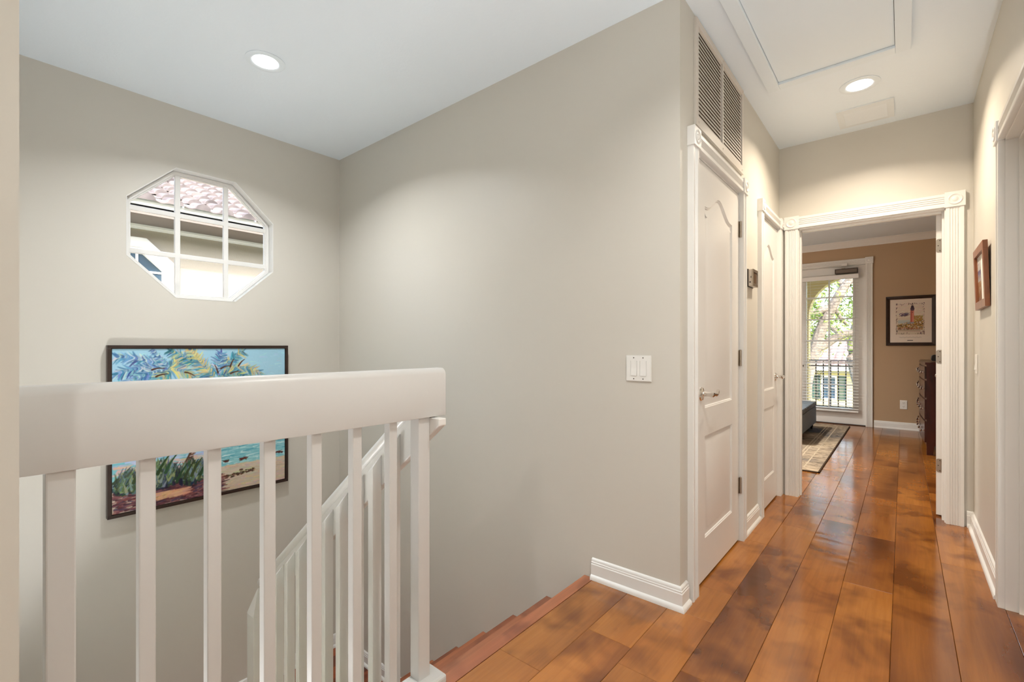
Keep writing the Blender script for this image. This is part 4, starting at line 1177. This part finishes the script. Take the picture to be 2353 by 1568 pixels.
# bedroom window outside the view, added to let in more daylight
w2 = empty('added_window_2', (-2.5, YF, BW[2]), 'added plain double window bringing daylight in left of the glazed door', 'window', kind='structure')
B().panel('Y', YF + 0.04, YF + 0.10, BW[0], BW[1], BW[2], BW[3], [(BW[0] + 0.05, -2.52, BW[2] + 0.05, BW[3] - 0.05), (-2.48, BW[1] - 0.05, BW[2] + 0.05, BW[3] - 0.05)]).obj('window_frame', 'trim', w2)
for (a, c) in ((BW[0] + 0.05, -2.52), (-2.48, BW[1] - 0.05)): B().box(a, c, YF + 0.068, YF + 0.072, BW[2] + 0.05, BW[3] - 0.05).obj('pane', 'glass', w2)

# outlet
ol = empty('wall_outlet', (0.0025, YF, 0.28), 'white duplex wall outlet under the lighthouse picture', 'outlet')
B().box(-0.037, 0.040, YF - 0.0065, YF - 0.0005, 0.281, 0.403).obj('face_plate', 'plastic', ol, bevel=0.002)
for z in (0.316, 0.368):
    o = B().lathe([(0.0175, 0), (0.0175, 0.002), (0.016, 0.003)], (0.0015, YF - 0.0062, z), (0, -1, 0), 16).obj('socket', 'plastic', ol)
    for dx in (-0.0065, 0.0065): B().box(0.0015 + dx - 0.0013, 0.0015 + dx + 0.0013, YF - 0.0097, YF - 0.009, z, z + 0.010).obj('slot', 'slot', o)
    B().lathe([(0.0026, 0), (0.0026, 0.0006)], (0.0015, YF - 0.0091, z - 0.007), (0, -1, 0), 8).obj('ground_hole', 'slot', o)

# dresser
dr = empty('dresser', (0.42, 7.3, 0), 'dark cherry dresser with rows of drawers beside the open door', 'dresser')
dx0, dx1, dy0, dy1, dz = 0.185, 0.655, 6.515, 8.10, 0.945
def bow(t): return 0.030 * math.sin(math.pi * t)
NB = 12
outline = [(dx0 - bow(k / NB), dy0 + (dy1 - dy0) * k / NB) for k in range(NB + 1)] + [(dx1, dy1), (dx1, dy0)]
B().prism(outline, (0, 0, 0), (1, 0, 0), (0, 1, 0), (0, 0, 1), 0.10, dz).obj('body', 'cherry', dr)
top = [(x - 0.012 if x < 0.4 else x, y - 0.004 if y < 7 else y + 0.004) for x, y in outline]
B().prism(top, (0, 0, 0), (1, 0, 0), (0, 1, 0), (0, 0, 1), dz, dz + 0.024).obj('top', 'cherry', dr, bevel=0.003)
for (x, y) in ((dx0 + 0.001, dy0), (dx0 + 0.001, dy1 - 0.06), (dx1 - 0.06, dy0), (dx1 - 0.06, dy1 - 0.06)):
    B().prism([(0, 0), (0.05, 0), (0.06, 0.10), (0, 0.10)] if x < 0.4 else [(0.01, 0), (0.06, 0), (0.06, 0.10), (0, 0.10)], (x, y, 0), (1, 0, 0), (0, 0, 1), (0, 1, 0), 0.0, 0.06).obj('leg', 'cherry', dr)
hs = [(0.125, 0.345), (0.365, 0.575), (0.595, 0.775), (0.795, 0.925)]
for (z0, z1) in hs:
    for (t0, t1) in ((0.02, 0.345), (0.355, 0.645), (0.655, 0.98)):
        n = 5; o_ = []
        for k in range(n + 1):
            t = t0 + (t1 - t0) * k / n; o_.append((dx0 - bow(t) - 0.013, dy0 + (dy1 - dy0) * t))
        for k in range(n, -1, -1):
            t = t0 + (t1 - t0) * k / n; o_.append((dx0 - bow(t) + 0.002, dy0 + (dy1 - dy0) * t))
        d_ = B().prism(o_, (0, 0, 0), (1, 0, 0), (0, 1, 0), (0, 0, 1), z0, z1).obj('drawer', 'cherry', dr, bevel=0.003)
        for tt in ((t0 * 0.75 + t1 * 0.25), (t0 * 0.25 + t1 * 0.75)):
            B().lathe([(0.006, 0), (0.006, 0.010), (0.013, 0.016), (0.015, 0.022), (0.010, 0.028), (0.001, 0.030)], (dx0 - bow(tt) - 0.012, dy0 + (dy1 - dy0) * tt, (z0 + z1) / 2), (-1, 0, 0), 14).obj('knob', 'chrome', d_, smooth=True)

# black device on the dresser
sp = empty('clock_speaker', (0.32, 6.85, dz + 0.024), 'small black rounded clock speaker standing on the dresser', 'speaker')
pr_ = [(-0.062, 0.030), (-0.055, 0.012), (-0.035, 0.008), (0.14, 0.008), (0.14, 0.078), (-0.040, 0.078), (-0.056, 0.066)]
B().prism(pr_, (0.29, 0, dz + 0.024), (1, 0, 0), (0, 0, 1), (0, 1, 0), 6.79, 6.91).obj('body', 'black', sp, bevel=0.006)
B().box(0.27, 0.40, 6.80, 6.90, dz + 0.024, dz + 0.034).obj('foot', 'chrome', sp, bevel=0.002)

# ottoman bench
ot = empty('storage_ottoman', (-1.25, 6.9, 0.012), 'grey upholstered storage ottoman standing on the rug', 'ottoman')
ox0, ox1, oy0, oy1 = -1.62, -0.915, 6.20, 7.57
B().box(ox0, ox1, oy0, oy1, 0.095, 0.318).obj('base', 'leather', ot, bevel=0.010, seg=3)
lid = B().box(ox0 - 0.006, ox1 + 0.004, oy0 - 0.006, oy1 + 0.004, 0.322, 0.385).obj('lid', 'leather', ot, bevel=0.018, seg=4, smooth=True)
for k in range(14):
    y = oy0 + 0.05 + k * (oy1 - oy0 - 0.1) / 13
    B().box(ox0 + 0.01, ox1 + 0.0055, y - 0.002, y + 0.002, 0.330, 0.3862).obj('seam', 'slot', lid)
for (x, y) in ((ox0 + 0.05, oy0 + 0.05), (ox1 - 0.05, oy0 + 0.05), (ox0 + 0.05, oy1 - 0.06), (ox1 - 0.05, oy1 - 0.06)):
    B().lathe([(0.014, 0.012), (0.026, 0.096)], (x, y, 0), (0, 0, 1), 12).obj('foot', 'black', ot)

# rug
rg_ = empty('area_rug', (-1.6, 6.5, 0), 'distressed grey and tan area rug on the bedroom floor', 'rug')
ux0, ux1, uy0, uy1 = -2.75, -0.575, 4.945, 8.10
B().box(ux0 + 0.012, ux1 - 0.012, uy0 + 0.012, uy1 - 0.012, 0.0005, 0.010).obj('pile', 'rug', rg_)
for (a, c, e, f_) in ((ux0, ux1, uy0, uy0 + 0.012), (ux0, ux1, uy1 - 0.012, uy1), (ux0, ux0 + 0.012, uy0, uy1), (ux1 - 0.012, ux1, uy0, uy1)):
    B().box(a, c, e, f_, 0.0005, 0.0105).obj('binding', 'rug_edge', rg_)
for i_, off in enumerate((0.13, 0.22, 0.25)):
    bnd = B().panel('Z', 0.010, 0.0106, ux0 + off, ux1 - off, uy0 + off, uy1 - off, [(ux0 + off + 0.012, ux1 - off - 0.012, uy0 + off + 0.012, uy1 - off - 0.012)])
    bnd.obj('border_stripe', 'rug_line', rg_)

# ------------------------------------------------------------------ balcony and arch outside the glazed door
YA = 9.30
GRD = -3.2
ac, ar_ = (-0.58, 1.65), 0.655
arc = [(ac[0] + ar_ * math.cos(math.pi * k / 28), ac[1] + ar_ * math.sin(math.pi * k / 28)) for k in range(29)]
poly = [(-1.9, -0.12), (ac[0] - ar_, -0.12)] + arc[::-1] + [(ac[0] + ar_, -0.12), (1.2, -0.12), (1.2, 3.0), (-1.9, 3.0)]
lg = empty('loggia_wall', (-0.35, YA, -0.12), 'yellow stucco balcony wall with an arched opening', 'wall', kind='structure')
b = B()
flat = [Vector((p[0], p[1], 0)) for p in poly]
tr = tessellate_polygon([flat]); n = len(poly)
b.add([(p[0], YA, p[1]) for p in poly] + [(p[0], YA + 0.22, p[1]) for p in poly], [tuple(t) for t in tr] + [tuple(i + n for i in t) for t in tr] + [(k, (k + 1) % n, n + (k + 1) % n, n + k) for k in range(n)])
b.obj('stucco_arch', 'stucco_y', lg)
B().box(-1.9, 1.2, 8.45, YA + 0.22, 2.75, 2.95).obj('soffit', 'stucco_y', lg)
B().box(-1.9, 1.2, 8.45, YA + 0.22, -0.32, -0.12).obj('balcony_slab', 'concrete', lg)
br = empty('balcony_railing', (-0.58, YA + 0.05, -0.12), 'black wrought iron balcony railing with scrolls outside the glazed door', 'railing')
B().box(ac[0] - ar_, ac[0] + ar_, YA + 0.04, YA + 0.075, 0.890, 0.918).obj('top_rail', 'iron', br)
B().box(ac[0] - ar_, ac[0] + ar_, YA + 0.045, YA + 0.07, 0.810, 0.826).obj('mid_rail', 'iron', br)
B().box(ac[0] - ar_, ac[0] + ar_, YA + 0.045, YA + 0.07, 0.130, 0.150).obj('bottom_rail', 'iron', br)
for k in range(13):
    x = -1.135 + 0.1035 * k
    if x > ac[0] + ar_ - 0.02: break
    B().box(x - 0.008, x + 0.008, YA + 0.05, YA + 0.066, -0.12 if k % 5 == 0 else 0.13, 0.90).obj('baluster', 'iron', br)
def scroll(cx, cz, s, flip=1):
    pts = []
    for k in range(26):
        t = k / 25; a = t * 4.2 * math.pi / 1.4; r = 0.046 * (1 - 0.72 * t)
        pts.append((cx + flip * s * r * math.cos(a), YA + 0.058, cz + r * math.sin(a)))
    B().tube(pts, 0.005, 6).obj('scroll', 'iron', br, smooth=True)
for (cx, cz) in ((-1.085, 0.70), (-1.085, 0.26), (-0.36, 0.70), (-0.36, 0.26)):
    scroll(cx, cz, 1, 1); scroll(cx, cz - 0.09 if cz > 0.5 else cz + 0.09, 1, -1)

# ------------------------------------------------------------------ neighbour house seen through the octagon window
NXW, NXE = -7.0, -6.42
nh = empty('neighbour_house', (NXW - 1.0, 2.0, GRD), 'cream neighbour house with barrel tile roof outside the octagon window', 'house')
NY0, NY1 = -5.5, 9.0
hole = (1.22 - 0.42, 1.22 + 0.42, 1.905 - 0.42, 1.905 + 0.42)
nwall = B().panel('X', NXW - 0.2, NXW, NY0, NY1, GRD, 2.64, [hole])
for (ya, yb, za, zb) in ((hole[0], hole[0] + 0.246, hole[2], hole[2] + 0.246), (hole[1], hole[1] - 0.246, hole[2], hole[2] + 0.246), (hole[0], hole[0] + 0.246, hole[3], hole[3] - 0.246), (hole[1], hole[1] - 0.246, hole[3], hole[3] - 0.246)):
    nwall.prism([(ya, za), (yb, za), (ya, zb)], (0, 0, 0), (0, 1, 0), (0, 0, 1), (1, 0, 0), NXW - 0.2, NXW)
nwall.obj('wall', 'stucco', nh)
no = octagon(*hole)
wnd = ring(B(), [(p[0], p[1]) for p in offset_poly(no, -0.115)], 0.115, NXW, NXW + 0.045).obj('window_trim', 'ext_white', nh, bevel=0.006)
ring(B(), no, 0.035, NXW - 0.10, NXW + 0.02).obj('window_frame', 'ext_white', wnd)
B().prism(no, (0, 0, 0), (0, 1, 0), (0, 0, 1), (1, 0, 0), NXW - 0.06, NXW - 0.05).obj('glass', 'dark_glass', wnd)
for y in (1.22 - 0.14, 1.22 + 0.14): B().box(NXW - 0.06, NXW - 0.035, y - 0.012, y + 0.012, hole[2], hole[3]).obj('muntin', 'ext_white', wnd)
for z in (1.905 - 0.14, 1.905 + 0.14): B().box(NXW - 0.06, NXW - 0.035, hole[0], hole[1], z - 0.012, z + 0.012).obj('muntin', 'ext_white', wnd)
B().box(NXW - 0.2, NXE, NY0, NY1, 2.635, 2.655).obj('soffit', 'ext_white', nh)
fz = [(0, 2.545), (0.016, 2.545), (0.022, 2.57), (0.03, 2.575), (0.03, 2.62), (0.06, 2.637), (0, 2.637)]
B().prism(fz, (NXW, 0, 0), (1, 0, 0), (0, 0, 1), (0, 1, 0), NY0, NY1).obj('frieze', 'ext_white', nh)
fc = [(NXE - 0.03, 2.635), (NXE, 2.635), (NXE, 2.70), (NXE + 0.010, 2.708), (NXE + 0.012, 2.725), (NXE + 0.030, 2.745), (NXE + 0.030, 2.790), (NXE - 0.03, 2.775)]
B().prism(fc, (0, 0, 0), (1, 0, 0), (0, 0, 1), (0, 1, 0), NY0, NY1).obj('fascia', 'ext_white', nh)
PITCH = math.radians(22)
B().prism([(NXE, 2.765), (NXE - 6, 2.765 + 6 * math.tan(PITCH)), (NXE - 6, 2.6), (NXE, 2.6)], (0, 0, 0), (1, 0, 0), (0, 0, 1), (0, 1, 0), NY0, NY1).obj('roof_deck', 'roof_flat', nh)
# barrel tile: one mesh shared by all
def tile_mesh():
    TW, TL = 0.26, 0.40
    prof = []
    for k in range(9):
        t = math.pi * k / 8
        prof.append((-0.076 * math.cos(t), 0.056 * math.sin(t)))
    for k in range(1, 6):
        t = math.pi * k / 5
        prof.append((0.076 + 0.11 * (k / 5), -0.014 * math.sin(t)))
    vs, fs = [], []
    for (ly, k_) in ((0.0, 1.0), (TL, 0.92)):
        for (y, z) in prof: vs.append((ly, y * k_, z * k_ + 0.014))
        for (y, z) in prof: vs.append((ly, y * k_, z * k_))
    n = len(prof)
    for i in range(n - 1):
        fs += [(i, i + 1, 2 * n + i + 1, 2 * n + i), (n + i, 3 * n + i, 3 * n + i + 1, n + i + 1), (i, n + i, n + i + 1, i + 1)]
    # front cap of the barrel (mortar)
    fs.append(tuple(n + i for i in range(9)))
    me = bpy.data.meshes.new('roof_tile'); me.from_pydata(vs, [], fs)
    me.materials.append(M['tile'])
    me.polygons.foreach_set('use_smooth', [True] * len(me.polygons)); me.set_sharp_from_angle(angle=math.radians(40))
    return me
TM = tile_mesh()
up = Matrix.Rotation(math.pi, 4, 'Z') @ Matrix.Rotation(-PITCH + 0.11, 4, 'Y')
for r in range(11):
    for c in range(26):
        o = bpy.data.objects.new('roof_tile', TM); COL.objects.link(o); o.parent = nh
        s = r * 0.30 - 0.09
        x = NXE - s * math.cos(PITCH); z = 2.782 + s * math.sin(PITCH)
        y = -1.3 + c * 0.262 + random.uniform(-0.008, 0.008)
        o.matrix_local = Matrix.Translation(Vector((x, y, z)) - ORG[nh]) @ Matrix.Rotation(random.uniform(-0.02, 0.02), 4, 'X') @ up

# ------------------------------------------------------------------ far house, trees, ground beyond the balcony
B().box(-60, 60, -40, 90, GRD - 0.2, GRD).obj('ground', 'ground', label='green lawn around the houses', cat='ground', kind='structure')
B().box(-6.99, -3.66, -10, 14, GRD, GRD + 0.05).obj('bounce_slab', 'concrete', label='pale concrete slab added between the houses to bounce light upward', cat='light reflector', kind='structure')  # unseen slab added to throw skylight up onto the neighbour soffit
fh = empty('far_house', (-3.0, 31, GRD), 'yellow house with green shutters beyond the balcony railing', 'house')
FY = 30.0
fwn = (-3.40, -2.71, -1.68, -0.42)
B().panel('Y', FY, FY + 0.3, -9, 4, GRD, -0.02, [fwn]).obj('wall', 'stucco_y', fh)
B().box(-9, 4, FY + 0.3, FY + 8, GRD, -0.05).obj('house_body', 'stucco_y', fh)
fwd = B().panel('Y', FY - 0.03, FY + 0.1, fwn[0], fwn[1], fwn[2], fwn[3], [(fwn[0] + 0.07, -3.09, fwn[2] + 0.07, -1.07), (-3.02, fwn[1] - 0.07, fwn[2] + 0.07, -1.07), (fwn[0] + 0.07, -3.09, -1.02, fwn[3] - 0.07), (-3.02, fwn[1] - 0.07, -1.02, fwn[3] - 0.07)]).obj('window', 'ext_white', fh)
B().box(fwn[0], fwn[1], FY + 0.05, FY + 0.06, fwn[2], fwn[3]).obj('glass', 'dark_glass', fwd)
for (a, c) in ((-3.80, -3.45), (-2.66, -2.31)):
    s = B().panel('Y', FY - 0.05, FY - 0.002, a, c, fwn[2], fwn[3], [(a + 0.05, c - 0.05, fwn[2] + 0.06, fwn[3] - 0.06)]).obj('shutter', 'shutter', fh)
    for k in range(14):
        z = fwn[2] + 0.09 + k * 0.08
        B().box(a + 0.05, c - 0.05, FY - 0.04, FY - 0.01, z, z + 0.05).obj('shutter_slat', 'shutter', s)
B().box(-9.2, 4.2, FY - 0.65, FY - 0.5, -0.12, 0.12).obj('fascia', 'ext_white', fh)
B().box(-9.2, 4.2, FY - 0.55, FY, -0.06, -0.02).obj('soffit', 'ext_white', fh)
vs, fs = [], []
ncol = 300
for j in range(2):
    for i in range(ncol + 1):
        x = -9.3 + 13.5 * i / ncol
        zz = 0.09 * abs(math.sin(math.pi * x / 0.32))
        vs.append((x, FY - 0.75 + j * 4.6, 0.12 + j * 1.5 + zz))
for i in range(ncol): fs.append((i, i + 1, ncol + 2 + i, ncol + 1 + i))
B().add(vs, fs).obj('roof', 'tile_red', fh, smooth=False)

def tree(name, label, branches, leaf_boxes, nleaf, seed):
    rr = random.Random(seed)
    base = branches[0][0][0]
    root = empty(name, (base[0], base[1], GRD), label, 'tree', 'trees beyond the balcony')
    for k, (pts, rad) in enumerate(branches):
        fine, fr = [], []
        for i in range(len(pts) - 1):
            for s in range(3):
                t = s / 3
                fine.append([pts[i][j] * (1 - t) + pts[i + 1][j] * t + rr.uniform(-0.012, 0.012) for j in range(3)]); fr.append(rad[i] * (1 - t) + rad[i + 1] * t)
        fine.append(list(pts[-1])); fr.append(rad[-1])
        B().tube(fine, fr, 10).obj('trunk' if k == 0 else 'branch', 'bark', root, smooth=True)
    vs, fs = [], []
    tot = sum(b_[6] for b_ in leaf_boxes)
    for (x0, x1, y0, y1, z0, z1, wt) in leaf_boxes:
        nclump = max(1, int(wt / tot * nleaf / 26))
        for _ in range(nclump):
            cx, cy, cz = rr.uniform(x0, x1), rr.uniform(y0, y1), rr.uniform(z0, z1)
            for _ in range(26):
                p = Vector((cx + rr.gauss(0, 0.16), cy + rr.gauss(0, 0.16), cz + rr.gauss(0, 0.12)))
                d = Vector((rr.gauss(0, 1), rr.gauss(0, 1), rr.gauss(0, 0.7))).normalized()
                s = d.cross(Vector((rr.gauss(0, 1), rr.gauss(0, 1), rr.gauss(0, 1)))).normalized()
                L, W = rr.uniform(0.05, 0.09), rr.uniform(0.016, 0.028)
                nrm = d.cross(s) * 0.008
                n = len(vs)
                vs += [tuple(p - d * L), tuple(p + s * W + nrm), tuple(p + d * L), tuple(p - s * W + nrm)]
                fs += [(n, n + 1, n + 2), (n, n + 2, n + 3)]
    me_b = B(); me_b.v = vs; me_b.f = fs
    o0 = ORG[root]
    me = bpy.data.meshes.new('foliage'); me.from_pydata([(v[0] - o0.x, v[1] - o0.y, v[2] - o0.z) for v in vs], [], fs); me.materials.append(M['leaf'])
    o = bpy.data.objects.new('foliage', me); COL.objects.link(o); o.parent = root; o['kind'] = 'stuff'
    return root

Yt = 14.0
tree('oak_tree', 'grey oak with a leaning trunk right outside the glazed door', [
    ([(-2.25, Yt, GRD), (-2.05, Yt, -1.2), (-1.935, Yt, 0.212), (-1.80, Yt, 0.80), (-1.70, Yt, 1.20), (-1.533, Yt, 1.766), (-1.334, Yt, 2.192), (-1.131, Yt + 0.1, 2.609), (-0.85, Yt + 0.2, 3.1), (-0.5, Yt + 0.4, 3.8)],
     [0.24, 0.20, 0.165, 0.15, 0.135, 0.12, 0.115, 0.10, 0.085, 0.05]),
    ([(-1.37, Yt, 2.12), (-1.653, Yt - 0.1, 2.034), (-1.95, Yt - 0.2, 1.90), (-2.5, Yt - 0.3, 2.0), (-3.2, Yt - 0.4, 2.5)], [0.085, 0.085, 0.08, 0.06, 0.03]),
    ([(-1.90, Yt, 0.80), (-1.653, Yt + 0.1, 1.10), (-1.361, Yt + 0.2, 1.325), (-1.113, Yt + 0.3, 1.451), (-0.80, Yt + 0.4, 1.51), (-0.2, Yt + 0.5, 1.8), (0.4, Yt + 0.5, 2.4)], [0.11, 0.105, 0.10, 0.09, 0.08, 0.06, 0.03]),
    ([(-1.334, Yt, 2.18), (-1.201, Yt + 0.15, 1.861), (-1.06, Yt + 0.25, 1.66)], [0.05, 0.045, 0.035]),
    ([(-1.13, Yt + 0.1, 2.6), (-1.5, Yt + 0.3, 3.2), (-2.0, Yt + 0.5, 3.9)], [0.06, 0.05, 0.02]),
], [(-3.6, -1.55, Yt - 0.8, Yt + 1.2, 2.1, 4.6, 3.0), (-2.4, -1.7, Yt - 0.5, Yt + 0.8, 1.35, 2.1, 1.2), (-1.5, 0.6, Yt - 0.3, Yt + 1.2, 2.4, 4.6, 3.0), (-1.35, 0.5, Yt - 0.3, Yt + 1.0, 1.55, 2.5, 1.6), (-1.15, 0.4, Yt, Yt + 0.8, 1.0, 1.4, 0.4)], 5500, 3)
tree('oak_tree', 'leafy tree further back behind the leaning oak', [
    ([(-0.4, 19.0, GRD), (-0.9, 19.0, -1.0), (-1.32, 19.0, 0.8), (-1.28, 19.0, 1.5), (-0.9, 19.2, 3.0), (-0.6, 19.2, 4.4)], [0.22, 0.19, 0.15, 0.13, 0.10, 0.05]),
    ([(-1.3, 19.0, 1.3), (-2.4, 19.1, 2.3), (-3.4, 19.2, 3.6)], [0.09, 0.07, 0.03]),
], [(-4.5, 0.6, 18.0, 20.5, 1.9, 5.6, 4.0), (-4.2, -2.2, 18.0, 20.0, 0.9, 2.0, 0.8)], 5000, 9)
